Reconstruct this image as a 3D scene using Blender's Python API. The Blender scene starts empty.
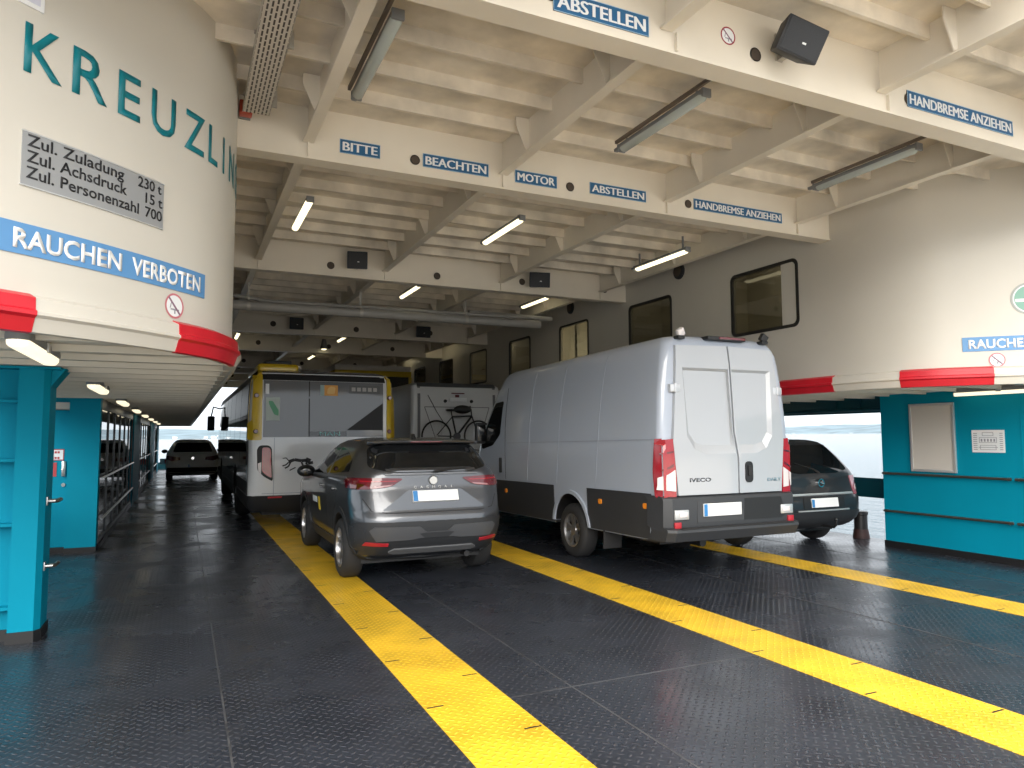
import bpy, bmesh, math, random
from mathutils import Vector, Matrix
from mathutils.bvhtree import BVHTree
random.seed(7)
SC = bpy.context.scene
COL = SC.collection
PI = math.pi

# ------------------------------------------------------------------ camera
cam_data = bpy.data.cameras.new('camera')
cam = bpy.data.objects.new('camera', cam_data)
COL.objects.link(cam)
cam_data.sensor_fit = 'HORIZONTAL'
cam_data.sensor_width = 36.0
cam_data.lens = 36.0 * 707.14 / 1024.0
cam_data.clip_end = 6000
yaw, pitch, roll = 0.4352646, 0.0737902, -0.0037476
fw = Vector((math.sin(yaw) * math.cos(pitch), math.cos(yaw) * math.cos(pitch), math.sin(pitch)))
r0 = Vector((math.cos(yaw), -math.sin(yaw), 0))
u0 = r0.cross(fw)
rt = r0 * math.cos(roll) + u0 * math.sin(roll)
up = -r0 * math.sin(roll) + u0 * math.cos(roll)
mw = Matrix((rt, up, -fw)).transposed().to_4x4()
mw.translation = Vector((0, 0, 1.63))
cam.matrix_world = mw
SC.camera = cam

# ------------------------------------------------------------------ view
SC.view_settings.view_transform = 'Standard'
SC.view_settings.look = 'None'
SC.view_settings.exposure = 1.42
SC.view_settings.gamma = 1.0
SC.view_settings.use_curve_mapping = False

# ------------------------------------------------------------------ sky: bright overcast
wd = bpy.data.worlds.new('overcast')
SC.world = wd
wd.use_nodes = True
nt = wd.node_tree
nt.nodes.clear()
o_ = nt.nodes.new('ShaderNodeOutputWorld')
b_ = nt.nodes.new('ShaderNodeBackground')
tc = nt.nodes.new('ShaderNodeTexCoord')
sx = nt.nodes.new('ShaderNodeSeparateXYZ')
rp = nt.nodes.new('ShaderNodeValToRGB')
rp.color_ramp.elements[0].position = 0.0
rp.color_ramp.elements[0].color = (0.86, 0.93, 1.0, 1)
rp.color_ramp.elements[1].position = 0.6
rp.color_ramp.elements[1].color = (0.96, 0.98, 1.0, 1)
nt.links.new(tc.outputs['Generated'], sx.inputs[0])
nt.links.new(sx.outputs['Z'], rp.inputs[0])
nt.links.new(rp.outputs[0], b_.inputs[0])
b_.inputs[1].default_value = 0.68
nt.links.new(b_.outputs[0], o_.inputs[0])
# a weak sun behind thick cloud, very soft, coming over the stern
sun_d = bpy.data.lights.new('veiled_sun', 'SUN')
sun_d.energy = 3.0
sun_d.angle = math.radians(70)
sun_d.color = (1.0, 0.95, 0.87)
sun = bpy.data.objects.new('veiled_sun', sun_d)
COL.objects.link(sun)
sun.rotation_euler = Vector((0.40, 0.74, -0.76)).to_track_quat('-Z', 'Y').to_euler()

# ------------------------------------------------------------------ materials
def nodes(name):
    m = bpy.data.materials.new(name)
    m.use_nodes = True
    t = m.node_tree
    return m, t, t.nodes['Principled BSDF']

def setp(p, **k):
    for a, v in k.items():
        p.inputs[a.replace('_', ' ')].default_value = v

def mat(name, col, rough=0.5, metal=0.0, coat=0.0, vary=0.0, vscale=3.0, bump=0.0, bscale=40.0, spec=0.5, rvary=0.0):
    m, t, p = nodes(name)
    c4 = (col[0], col[1], col[2], 1)
    p.inputs['Base Color'].default_value = c4
    p.inputs['Roughness'].default_value = rough
    p.inputs['Metallic'].default_value = metal
    p.inputs['Coat Weight'].default_value = coat
    p.inputs['Coat Roughness'].default_value = 0.06
    p.inputs['Specular IOR Level'].default_value = spec
    L = t.links
    co = t.nodes.new('ShaderNodeTexCoord')
    if vary > 0 or rvary > 0:
        n = t.nodes.new('ShaderNodeTexNoise')
        n.inputs['Scale'].default_value = vscale
        n.inputs['Detail'].default_value = 5
        L.new(co.outputs['Object'], n.inputs['Vector'])
        if vary > 0:
            mr = t.nodes.new('ShaderNodeMapRange')
            mr.inputs[1].default_value = 0.3; mr.inputs[2].default_value = 0.7
            mr.inputs[3].default_value = 1 - vary; mr.inputs[4].default_value = 1 + vary * 0.5
            L.new(n.outputs[0], mr.inputs[0])
            vm = t.nodes.new('ShaderNodeVectorMath'); vm.operation = 'SCALE'
            vm.inputs[0].default_value = col
            L.new(mr.outputs[0], vm.inputs['Scale'])
            L.new(vm.outputs[0], p.inputs['Base Color'])
        if rvary > 0:
            m2 = t.nodes.new('ShaderNodeMapRange')
            m2.inputs[1].default_value = 0.3; m2.inputs[2].default_value = 0.7
            m2.inputs[3].default_value = max(0.02, rough - rvary); m2.inputs[4].default_value = rough + rvary
            L.new(n.outputs[0], m2.inputs[0]); L.new(m2.outputs[0], p.inputs['Roughness'])
    if bump > 0:
        n2 = t.nodes.new('ShaderNodeTexNoise')
        n2.inputs['Scale'].default_value = bscale
        L.new(co.outputs['Object'], n2.inputs['Vector'])
        bn = t.nodes.new('ShaderNodeBump')
        bn.inputs['Strength'].default_value = bump
        bn.inputs['Distance'].default_value = 0.01
        L.new(n2.outputs[0], bn.inputs['Height'])
        L.new(bn.outputs[0], p.inputs['Normal'])
    return m

def emit(name, col, strength):
    m, t, p = nodes(name)
    p.inputs['Base Color'].default_value = (0.8, 0.8, 0.8, 1)
    p.inputs['Emission Color'].default_value = (*col, 1)
    p.inputs['Emission Strength'].default_value = strength
    return m

def tread(name, col, rough, rv, bumpd, worn=None, wamt=0.0, bar=None, cell=0.05):
    """steel tear plate: short raised bars, alternately turned, under paint"""
    m, t, p = nodes(name)
    L = t.links; N = t.nodes
    co = N.new('ShaderNodeTexCoord')
    def math_(op, a, b=None):
        n = N.new('ShaderNodeMath'); n.operation = op
        for i, v in enumerate((a, b)):
            if v is None: continue
            if isinstance(v, (int, float)): n.inputs[i].default_value = v
            else: L.new(v, n.inputs[i])
        return n.outputs[0]
    s = N.new('ShaderNodeSeparateXYZ'); L.new(co.outputs['Object'], s.inputs[0])
    u = math_('DIVIDE', math_('ADD', s.outputs[0], s.outputs[1]), cell * 1.414)
    v = math_('DIVIDE', math_('SUBTRACT', s.outputs[0], s.outputs[1]), cell * 1.414)
    fu = math_('SUBTRACT', math_('FRACT', u), 0.5); fv = math_('SUBTRACT', math_('FRACT', v), 0.5)
    par = math_('MODULO', math_('ABSOLUTE', math_('ADD', math_('FLOOR', u), math_('FLOOR', v))), 2.0)
    inv = math_('SUBTRACT', 1.0, par)
    a = math_('ADD', math_('MULTIPLY', fu, par), math_('MULTIPLY', fv, inv))
    b = math_('ADD', math_('MULTIPLY', fv, par), math_('MULTIPLY', fu, inv))
    d = math_('ADD', math_('POWER', math_('DIVIDE', math_('ABSOLUTE', a), 0.46), 2.0), math_('POWER', math_('DIVIDE', math_('ABSOLUTE', b), 0.17), 2.0))
    h = math_('MAXIMUM', math_('SUBTRACT', 1.0, d), 0.0)
    bn = N.new('ShaderNodeBump'); bn.inputs['Strength'].default_value = 0.8; bn.inputs['Distance'].default_value = bumpd
    L.new(h, bn.inputs['Height']); L.new(bn.outputs[0], p.inputs['Normal'])
    nz = N.new('ShaderNodeTexNoise'); nz.inputs['Scale'].default_value = 0.9; nz.inputs['Detail'].default_value = 8
    nz.inputs['Roughness'].default_value = 0.65
    L.new(co.outputs['Object'], nz.inputs['Vector'])
    mr = N.new('ShaderNodeMapRange'); mr.inputs[1].default_value = 0.35; mr.inputs[2].default_value = 0.65
    mr.inputs[3].default_value = max(0.05, rough - rv); mr.inputs[4].default_value = rough + rv
    L.new(nz.outputs[0], mr.inputs[0]); L.new(mr.outputs[0], p.inputs['Roughness'])
    n3 = N.new('ShaderNodeTexNoise'); n3.inputs['Scale'].default_value = 2.3; n3.inputs['Detail'].default_value = 9
    L.new(co.outputs['Object'], n3.inputs['Vector'])
    m3 = N.new('ShaderNodeMapRange'); m3.inputs[1].default_value = 0.3; m3.inputs[2].default_value = 0.7
    m3.inputs[3].default_value = 0.72; m3.inputs[4].default_value = 1.25
    L.new(n3.outputs[0], m3.inputs[0])
    vm = N.new('ShaderNodeVectorMath'); vm.operation = 'SCALE'; vm.inputs[0].default_value = col
    L.new(m3.outputs[0], vm.inputs['Scale'])
    out = vm.outputs[0]
    if worn:
        n4 = N.new('ShaderNodeTexNoise'); n4.inputs['Scale'].default_value = 1.7; n4.inputs['Detail'].default_value = 10
        n4.inputs['Roughness'].default_value = 0.75
        L.new(co.outputs['Object'], n4.inputs['Vector'])
        m4 = N.new('ShaderNodeMapRange'); m4.inputs[1].default_value = 0.62; m4.inputs[2].default_value = 0.75
        m4.inputs[3].default_value = 0.0; m4.inputs[4].default_value = wamt
        L.new(n4.outputs[0], m4.inputs[0])
        mx = N.new('ShaderNodeMix'); mx.data_type = 'RGBA'
        L.new(m4.outputs[0], mx.inputs[0]); L.new(out, mx.inputs[6]); mx.inputs[7].default_value = (*worn, 1)
        out = mx.outputs[2]
    if bar:
        # paint polished or rubbed on the raised bars
        hb_ = math_('MINIMUM', math_('MULTIPLY', h, 1.6), 0.75)
        mb = N.new('ShaderNodeMix'); mb.data_type = 'RGBA'
        L.new(hb_, mb.inputs[0]); L.new(out, mb.inputs[6]); mb.inputs[7].default_value = (*bar, 1)
        out = mb.outputs[2]
    L.new(out, p.inputs['Base Color'])
    return m

def tinted_glass(name, tint, refl_rough=0.02):
    m, t, p = nodes(name)
    L = t.links; N = t.nodes
    tr = N.new('ShaderNodeBsdfTransparent'); tr.inputs[0].default_value = (*tint, 1)
    gl = N.new('ShaderNodeBsdfGlossy'); gl.inputs['Roughness'].default_value = refl_rough
    lw = N.new('ShaderNodeLayerWeight'); lw.inputs[0].default_value = 0.5
    pw = N.new('ShaderNodeMath'); pw.operation = 'POWER'; pw.inputs[1].default_value = 3.5
    L.new(lw.outputs['Facing'], pw.inputs[0])
    fr = N.new('ShaderNodeMath'); fr.operation = 'MULTIPLY_ADD'; fr.inputs[1].default_value = 0.85; fr.inputs[2].default_value = 0.045
    L.new(pw.outputs[0], fr.inputs[0])
    mx = N.new('ShaderNodeMixShader')
    L.new(fr.outputs[0], mx.inputs[0]); L.new(tr.outputs[0], mx.inputs[1]); L.new(gl.outputs[0], mx.inputs[2])
    L.new(mx.outputs[0], N['Material Output'].inputs[0])
    return m

M = {}
M['deck'] = tread('deck plate dark paint', (0.022, 0.026, 0.035), 0.27, 0.11, 0.0055, (0.075, 0.075, 0.075), 0.35, bar=(0.060, 0.060, 0.070))
M['yellow'] = tread('lane paint yellow', (0.70, 0.42, 0.022), 0.42, 0.08, 0.008, (0.35, 0.22, 0.05), 0.5, bar=(0.92, 0.62, 0.05))
M['cream'] = mat('cream paint', (0.76, 0.70, 0.60), 0.42, vary=0.08, vscale=1.3, bump=0.12, bscale=3.0)
M['cream_ceiling'] = mat('aged cream paint', (0.76, 0.69, 0.585), 0.5, vary=0.30, vscale=2.6, bump=0.12, bscale=4.0)
M['cream_wall'] = mat('cream hull paint', (0.61, 0.578, 0.515), 0.42, vary=0.05, vscale=0.8, bump=0.25, bscale=1.6)
M['teal'] = mat('teal paint', (0.0, 0.25, 0.375), 0.6, vary=0.05, vscale=1.5, bump=0.08, bscale=2.0, spec=0.12)
M['teal_dark'] = mat('dark teal paint', (0.003, 0.07, 0.095), 0.4)
M['teal_letter'] = mat('teal letters', (0.0, 0.17, 0.21), 0.4)
M['black'] = mat('black paint', (0.012, 0.012, 0.013), 0.45)
M['rubber'] = mat('rubber', (0.018, 0.018, 0.019), 0.75, bump=0.2, bscale=60)
M['plastic_dark'] = mat('dark plastic', (0.032, 0.033, 0.036), 0.5, bump=0.1, bscale=150)
M['speaker'] = mat('speaker housing', (0.02, 0.022, 0.026), 0.55)
M['speaker_blue'] = mat('speaker housing blue black', (0.01, 0.018, 0.03), 0.5)
M['red'] = mat('red fender paint', (0.58, 0.012, 0.025), 0.35, vary=0.1, vscale=6)
M['sign_blue'] = mat('sign blue', (0.022, 0.115, 0.26), 0.4)
M['sign_blue_light'] = mat('sign light blue', (0.10, 0.27, 0.53), 0.38)
M['white'] = mat('white enamel', (0.82, 0.83, 0.84), 0.35)
M['steel'] = mat('stainless steel', (0.55, 0.55, 0.54), 0.32, 1.0)
M['alu'] = mat('aluminium', (0.62, 0.63, 0.63), 0.4, 0.6)
M['chrome'] = mat('chrome', (0.8, 0.8, 0.8), 0.12, 1.0)
M['plate_grey'] = mat('engraved plate grey', (0.33, 0.34, 0.35), 0.42, 0.2)
M['ink'] = mat('black lettering', (0.012, 0.012, 0.014), 0.5)
M['pipe_grey'] = mat('grey pipe', (0.36, 0.35, 0.33), 0.5, vary=0.1)
M['galv'] = mat('galvanised tray', (0.46, 0.44, 0.40), 0.45, 0.4)
M['lamp_lit'] = emit('lit diffuser', (1.0, 0.88, 0.56), 0.8)
M['lamp_far'] = emit('lit tube', (1.0, 0.93, 0.72), 1.0)
M['lamp_off'] = mat('unlit diffuser', (0.50, 0.56, 0.56), 0.25)
M['lamp_house'] = mat('lamp housing', (0.22, 0.23, 0.24), 0.5)
M['hole'] = mat('dark hole', (0.075, 0.056, 0.042), 0.7)
M['board'] = mat('beige board', (0.62, 0.58, 0.53), 0.5)
M['paper'] = mat('white paper', (0.80, 0.82, 0.84), 0.5)
M['inkgrey'] = mat('grey print', (0.28, 0.28, 0.33), 0.6)
M['green_logo'] = mat('sea green sticker', (0.20, 0.40, 0.32), 0.45)
M['pink'] = mat('faded red print', (0.55, 0.17, 0.20), 0.5)
M['glass_dark'] = mat('dark vehicle glass', (0.008, 0.009, 0.010), 0.03, spec=0.6)
M['glass_room'] = tinted_glass('cabin window glass', (0.55, 0.55, 0.50))
M['glass_front'] = tinted_glass('passage glazing', (0.25, 0.27, 0.28))
M['water'] = None

# ------------------------------------------------------------------ mesh helpers
class B:
    """collects shapes for one mesh"""
    def __init__(s): s.bm = bmesh.new()
    def box(s, x0, x1, y0, y1, z0, z1):
        vs = [s.bm.verts.new((x, y, z)) for z in (z0, z1) for y in (y0, y1) for x in (x0, x1)]
        for f in ((0, 2, 3, 1), (4, 5, 7, 6), (0, 1, 5, 4), (2, 6, 7, 3), (0, 4, 6, 2), (1, 3, 7, 5)):
            s.bm.faces.new([vs[i] for i in f])
        return s
    def prism(s, pts, d):
        """polygon of 3d points pushed along vector d"""
        d = Vector(d)
        a = [s.bm.verts.new(p) for p in pts]; b = [s.bm.verts.new(Vector(p) + d) for p in pts]
        n = len(pts)
        s.bm.faces.new(a); s.bm.faces.new(b[::-1])
        for i in range(n): s.bm.faces.new((a[i], b[i], b[(i + 1) % n], a[(i + 1) % n]))
        return s
    def tube(s, path, r, n=10, cap=True):
        path = [Vector(p) for p in path]
        rings = []
        ref = None
        for i, p in enumerate(path):
            t = (path[min(i + 1, len(path) - 1)] - path[max(i - 1, 0)]).normalized()
            if ref is None:
                ref = t.orthogonal().normalized()
            ref = (ref - t * ref.dot(t)).normalized()
            w = t.cross(ref)
            rr = r[i] if isinstance(r, (list, tuple)) else r
            rings.append([s.bm.verts.new(p + (ref * math.cos(2 * PI * k / n) + w * math.sin(2 * PI * k / n)) * rr) for k in range(n)])
        for a, b in zip(rings, rings[1:]):
            for k in range(n): s.bm.faces.new((a[k], a[(k + 1) % n], b[(k + 1) % n], b[k]))
        if cap:
            s.bm.faces.new(rings[0][::-1]); s.bm.faces.new(rings[-1])
        return s
    def lathe(s, prof, c, axis='x', n=32, closed=False):
        """prof: (offset along axis, radius) pairs"""
        c = Vector(c)
        rings = []
        for (a, r) in prof:
            ring = []
            for k in range(n):
                ca, sa = math.cos(2 * PI * k / n) * r, math.sin(2 * PI * k / n) * r
                v = {'x': (a, ca, sa), 'y': (sa, a, ca), 'z': (ca, sa, a)}[axis]
                ring.append(s.bm.verts.new(c + Vector(v)))
            rings.append(ring)
        prs = list(zip(rings, rings[1:]))
        if closed: prs.append((rings[-1], rings[0]))
        for a, b in prs:
            for k in range(n): s.bm.faces.new((a[k], a[(k + 1) % n], b[(k + 1) % n], b[k]))
        if not closed:
            s.bm.faces.new(rings[0][::-1]); s.bm.faces.new(rings[-1])
        return s
    def ball(s, c, rx, ry, rz, n=14):
        m = Matrix.Translation(c) @ Matrix.Diagonal((rx, ry, rz, 1))
        bmesh.ops.create_uvsphere(s.bm, u_segments=n, v_segments=n // 2 + 2, radius=1, matrix=m)
        return s
    def merge_mesh(s, me, mtx=None):
        k = len(s.bm.verts)
        s.bm.from_mesh(me)
        s.bm.verts.ensure_lookup_table()
        if mtx is not None:
            for v in s.bm.verts[k:]: v.co = mtx @ v.co
        return s

def link(name, me, m, parent=None):
    o = bpy.data.objects.new(name, me)
    COL.objects.link(o)
    if m is not None: me.materials.append(m)
    if parent is not None: o.parent = parent
    return o

def obj(name, b, m, parent=None, smooth=None, bevel=0.0, seg=2):
    bm = b.bm if isinstance(b, B) else b
    bmesh.ops.recalc_face_normals(bm, faces=bm.faces[:])
    if bevel > 0:
        es = [e for e in bm.edges if len(e.link_faces) == 2 and e.calc_face_angle(0) > 0.6]
        bmesh.ops.bevel(bm, geom=es, offset=bevel, segments=seg, affect='EDGES', profile=0.5, clamp_overlap=True)
        if smooth is None: smooth = 40
    me = bpy.data.meshes.new(name)
    bm.to_mesh(me); bm.free()
    if smooth:
        me.shade_smooth()
        me.set_sharp_from_angle(angle=math.radians(smooth))
    return link(name, me, m, parent)

def tag(o, label, cat, group=None):
    o['label'] = label; o['category'] = cat
    if group: o['group'] = group
    return o

def struct(o, label=None):
    o['kind'] = 'structure'
    if label: o['label'] = label
    return o

def thing(name, label, cat, loc=(0, 0, 0), rotz=0.0, group=None):
    o = bpy.data.objects.new(name, None)
    COL.objects.link(o)
    o.empty_display_size = 0.2
    o.location = loc; o.rotation_euler = (0, 0, rotz)
    return tag(o, label, cat, group)

def dup(root, loc, label=None, group=None):
    r = root.copy(); COL.objects.link(r); r.location = loc
    if label: r['label'] = label
    if group: r['group'] = group
    for ch in list(root.children):
        c = ch.copy(); COL.objects.link(c); c.parent = r
        for g in list(ch.children):
            d = g.copy(); COL.objects.link(d); d.parent = c
    return r

def text_mesh(s, w=None, h=1.0, bold=0.0, space=1.0, shear=0.0, depth=0.004):
    """flat lettering, lower-left at origin in xz, height of capitals h, total width w"""
    c = bpy.data.curves.new('txt', 'FONT')
    c.body = s; c.size = 1.0; c.offset = bold; c.space_character = space; c.shear = shear
    c.extrude = 0.0; c.resolution_u = 3
    o = bpy.data.objects.new('txt', c)
    COL.objects.link(o)
    dg = bpy.context.evaluated_depsgraph_get()
    me = bpy.data.meshes.new_from_object(o.evaluated_get(dg))
    bpy.data.objects.remove(o); bpy.data.curves.remove(c)
    xs = [v.co.x for v in me.vertices]; ys = [v.co.y for v in me.vertices]
    x0, x1 = min(xs), max(xs)
    cap = 0.69
    sz = h / cap
    sxx = sz if w is None else w / (x1 - x0)
    for v in me.vertices:
        v.co = Vector(((v.co.x - x0) * sxx, 0, v.co.y * sz))
    return me

def text_bm(s, **k):
    me = text_mesh(s, **k)
    b = B(); b.merge_mesh(me); bpy.data.meshes.remove(me)
    return b

def thicken(bm, d):
    """give a flat sheet thickness along -d side"""
    d = Vector(d)
    r = bmesh.ops.extrude_face_region(bm, geom=bm.faces[:])
    for e in r['geom']:
        if isinstance(e, bmesh.types.BMVert): e.co += d

# ================================================================== SETTING
H0, H1 = 4.21, 4.68            # underside of beams, deckhead plate
XW0, XW1 = 0.36, 7.68         # inner faces of the two deckhouses
YEND = 39.4
GZ = 4.355                    # underside of the fore-and-aft girders

# ---- sea and far shore
def water_mat():
    m, t, p = nodes('lake water')
    N = t.nodes; L = t.links
    setp(p, Base_Color=(0.07, 0.10, 0.12, 1), Roughness=0.10)
    p.inputs['IOR'].default_value = 1.33
    co = N.new('ShaderNodeTexCoord')
    mp = N.new('ShaderNodeMapping'); mp.inputs['Scale'].default_value = (0.9, 0.45, 1.0)
    mp.inputs['Rotation'].default_value = (0, 0, 0.5)
    L.new(co.outputs['Object'], mp.inputs[0])
    a = N.new('ShaderNodeTexNoise'); a.inputs['Scale'].default_value = 1.1; a.inputs['Detail'].default_value = 6
    a.inputs['Roughness'].default_value = 0.6
    L.new(mp.outputs[0], a.inputs['Vector'])
    b = N.new('ShaderNodeBump'); b.inputs['Strength'].default_value = 1.0; b.inputs['Distance'].default_value = 0.55
    L.new(a.outputs[0], b.inputs['Height']); L.new(b.outputs[0], p.inputs['Normal'])
    return m
M['water'] = water_mat()
sea = obj('lake_water', B().prism([(-3000, -1500, -2.0), (3000, -1500, -2.0), (3000, 4200, -2.0), (-3000, 4200, -2.0)], (0, 0, -0.5)), M['water'])
sea.rotation_euler = (0, math.radians(-0.3), 0)
struct(sea)

def shore(name, x0, y0, x1, y1, hgt, mt, seed):
    rnd = random.Random(seed)
    b = B(); n = 90
    dx, dy = (x1 - x0), (y1 - y0)
    ln = math.hypot(dx, dy); nx, ny = dy / ln, -dx / ln
    ph = [rnd.uniform(0, 6.28) for _ in range(6)]
    rows = []
    for i in range(n + 1):
        t = i / n
        h = hgt * (0.62 + 0.22 * math.sin(3.1 * t + ph[0]) + 0.13 * math.sin(8 * t + ph[1]) + 0.06 * math.sin(23 * t + ph[2]) + 0.04 * math.sin(61 * t + ph[3]))
        r = []
        for k, (f, z) in enumerate(((0, 0), (0.25, 0.18), (0.55, 0.55), (0.8, 0.85), (1.0, 1.0), (1.6, 0.6))):
            jit = rnd.uniform(-0.02, 0.02) * hgt
            r.append(b.bm.verts.new((x0 + dx * t + nx * f * 380, y0 + dy * t + ny * f * 380, -2 + z * h + (jit if 0 < k else -3))))
        rows.append(r)
    for a, c in zip(rows, rows[1:]):
        for k in range(5): b.bm.faces.new((a[k], a[k + 1], c[k + 1], c[k]))
    return struct(obj(name, b, mt, smooth=60))
M['hill'] = mat('far wooded slope', (0.14, 0.20, 0.24), 0.9, vary=0.35, vscale=0.02)  # distance haze is mixed into both slope colours
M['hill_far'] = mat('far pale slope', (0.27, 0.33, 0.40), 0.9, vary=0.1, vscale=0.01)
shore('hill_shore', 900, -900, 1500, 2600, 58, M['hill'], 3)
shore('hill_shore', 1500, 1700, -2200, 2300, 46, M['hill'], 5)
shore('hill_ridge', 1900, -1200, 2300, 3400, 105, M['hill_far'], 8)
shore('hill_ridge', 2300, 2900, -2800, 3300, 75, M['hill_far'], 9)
# pale houses scattered on the slopes
M['house'] = mat('pale house walls', (0.62, 0.64, 0.66), 0.8)
hb = B(); rnd = random.Random(4)
for i in range(420):
    t = rnd.random(); f = rnd.uniform(0.05, 0.62)
    if i % 2: x, y = 900 + 600 * t + f * 370, -900 + 3500 * t - f * 65
    else: x, y = 1500 - 3700 * t + f * 60, 1700 + 600 * t + f * 372
    s = rnd.uniform(3, 7); z = -2 + f * f * 22 + 1
    hb.box(x - s, x + s, y - s, y + s, z, z + rnd.uniform(3, 6))
hs = obj('hillside_houses', hb, M['house']); hs['kind'] = 'stuff'
tag(hs, 'pale scattered houses on the wooded far shore across the lake', 'houses')

# ---- deck
floor = struct(obj('floor', B().box(-2.45, 10.0, -1.2, 41.0, -0.12, 0.0), M['deck']))
def stripe(n, xa, xb):
    b = B()
    for y0 in range(-1, 40, 1):
        b.box(xa, xb, y0, y0 + 1.0, 0.0, 0.003)
    o = struct(obj('trim_%d' % n, b, M['yellow']))
    k = B()
    for i in range(40):
        y = 0.3 + i * 0.97
        k.box(xa + 0.015, xa + 0.12, y, y + 0.014, 0.003, 0.0042)
        k.box(xb - 0.12, xb - 0.015, y + 0.45, y + 0.464, 0.003, 0.0042)
    obj('stripe_tick', k, M['black'], o)
    return o
stripe(1, 1.36, 1.895); stripe(2, 3.92, 4.475); stripe(3, 6.90, 7.40)
# weld seams on the deck plates
wb = B()
for x in (0.265, 2.34, 5.62, 8.35):
    wb.box(x, x + 0.012, -1.1, 40, 0.0, 0.0022)
for y in (4.0, 13):
    for xa, xb in ((1.92, 3.9), (7.42, 9.4)):
        wb.box(xa, xb, y + 0.07 * xa, y + 0.07 * xa + 0.011, 0.0, 0.002)
M['weld'] = mat('weld seam', (0.062, 0.063, 0.068), 0.4, vary=0.5, vscale=4)
struct(obj('trim_4', wb, M['weld']))

# ---- unseen concrete slab added astern to bounce daylight up to the deckhead
M['concrete'] = mat('pale concrete', (0.74, 0.71, 0.66), 0.9, vary=0.08, vscale=0.6, bump=0.3, bscale=6)
struct(obj('ground_landing_stage', B().box(-22, 30, -60, -1.3, -0.9, -0.06), M['concrete']))
# ---- deckhead: plate with cross ribs
cb = B().box(-4.5, 12.5, 2.3, YEND, H1, H1 + 0.05)
beam_y = [3.70, 6.55, 11.3, 18.15, 21.95, 27.4, 30.0, 34.2, 39.0]
y = 1.65
ribs = []
edges = [2.3] + beam_y
for a, c in zip(edges, edges[1:]):
    n = max(1, round((c - a) / 0.56))
    for i in range(1, n): ribs.append(a + 0.09 + (c - a - 0.09) * i / n)
for y in ribs:
    xa, xb = (XW0, XW1) if y > 6.7 else (0.0, 9.6)
    cb.box(xa, xb, y, y + 0.012, H1 - 0.11, H1)
    cb.box(xa, xb, y, y + 0.032, H1 - 0.122, H1 - 0.11)
ceiling = struct(obj('ceiling', cb, M['cream_ceiling']))

def beam(y, xa, xb, holes):
    b = B().box(xa, xb, y, y + 0.016, H0, H1)
    b.box(xa, xb, y - 0.012, y + 0.17, H0 - 0.018, H0)
    for x in (0.977, 2.947, 5.037, 7.097):
        b.box(x - 0.006, x + 0.006, y - 0.03, y, H0, GZ - 0.016)
    o = struct(obj('ceiling_beam', b, M['cream']))
    for (x, z, r) in holes:
        h = B().lathe([(-0.004, r), (-0.004, r * 0.82), (0.0, r * 0.80)], (x, y, z), 'y', 24)  # flat disc, the dark inside of the hole is put into its colour
        obj('beam_hole', h, M['hole'], o, smooth=30)
    return o
beam(3.70, -2.2, 10.2, [(1.99, 4.37, .052), (3.66, 4.36, .052), (5.30, 4.36, .052)])
beam(6.55, XW0, XW1, [(2.001, 4.347, .05), (3.751, 4.335, .05), (5.354, 4.366, .05)])
beam(11.3, XW0, XW1, [(2.07, 4.36, .06), (3.854, 4.356, .06), (5.461, 4.40, .06), (7.2, 4.4, .06)])
for y in beam_y[3:]:
    beam(y, XW0, XW1, [(1.95, 4.42, .07), (4.0, 4.40, .07), (6.0, 4.42, .07)])

def girder(x, y0, y1, taper=False):
    b = B().box(x, x + 0.014, y0, y1, GZ, H1)
    b.box(x - 0.042, x + 0.056, y0, y1, GZ - 0.016, GZ)
    n = max(1, int((y1 - y0) / 1.25))
    for i in range(n):
        yy = y0 + (y1 - y0) * (i + 0.55) / n
        # triangular tripping bracket on the left face
        b.prism([(x, yy, GZ + 0.005), (x - 0.04, yy, GZ + 0.005), (x - 0.14, yy, H1 - 0.10), (x - 0.14, yy, H1 - 0.01), (x, yy, H1 - 0.01)], (0, 0.012, 0))
    return struct(obj('ceiling_girder', b, M['cream']))
for i, (a, c) in enumerate(zip([2.3] + beam_y, beam_y)):
    for x in (0.97, 2.94, 5.03, 7.09):
        if i == 0: x -= 0.08
        girder(x, a + (0.016 if i else 0), c - 0.012)

# ---- deckhouse walls: straight inner side, rounded end towards the stern
WP = [(.36, 9.0), (.36, 7.6), (.36, 6.75), (.345, 6.2), (.268, 5.76), (.122, 5.42), (-.122, 5.11), (-.42, 4.80), (-.74, 4.52), (-1.12, 4.22), (-1.65, 3.82), (-2.55, 3.22), (-3.5, 2.6)]
def catmull(P, k=12):
    out = []
    P = [Vector(p) for p in P]
    for i in range(len(P) - 1):
        a, b, c, d = P[max(i - 1, 0)], P[i], P[i + 1], P[min(i + 2, len(P) - 1)]
        for j in range(k):
            t = j / k
            out.append(.5 * ((2 * b) + (c - a) * t + (2 * a - 5 * b + 4 * c - d) * t * t + (3 * b - a - 3 * c + d) * t ** 3))
    out.append(P[-1])
    return out
WL = catmull(WP)
WS = [0.0]
for a, c in zip(WL, WL[1:]): WS.append(WS[-1] + (c - a).length)
WMAX = WS[-1]
def wall_pt(side, s, z, off=0.0):
    s = min(max(s, 0.0), WMAX - 1e-4)
    i = 0
    while WS[i + 1] < s: i += 1
    f = (s - WS[i]) / (WS[i + 1] - WS[i])
    p = WL[i].lerp(WL[i + 1], f)
    def tg(j):
        return (WL[min(j + 1, len(WL) - 1)] - WL[max(j - 1, 0)]).normalized()
    t = tg(i).lerp(tg(i + 1), f).normalized()
    n = Vector((abs(t.y), -abs(t.x)))
    p = p + n * off
    x = p.x if side == 'L' else 8.04 - p.x
    return Vector((x, p.y, z))

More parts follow.
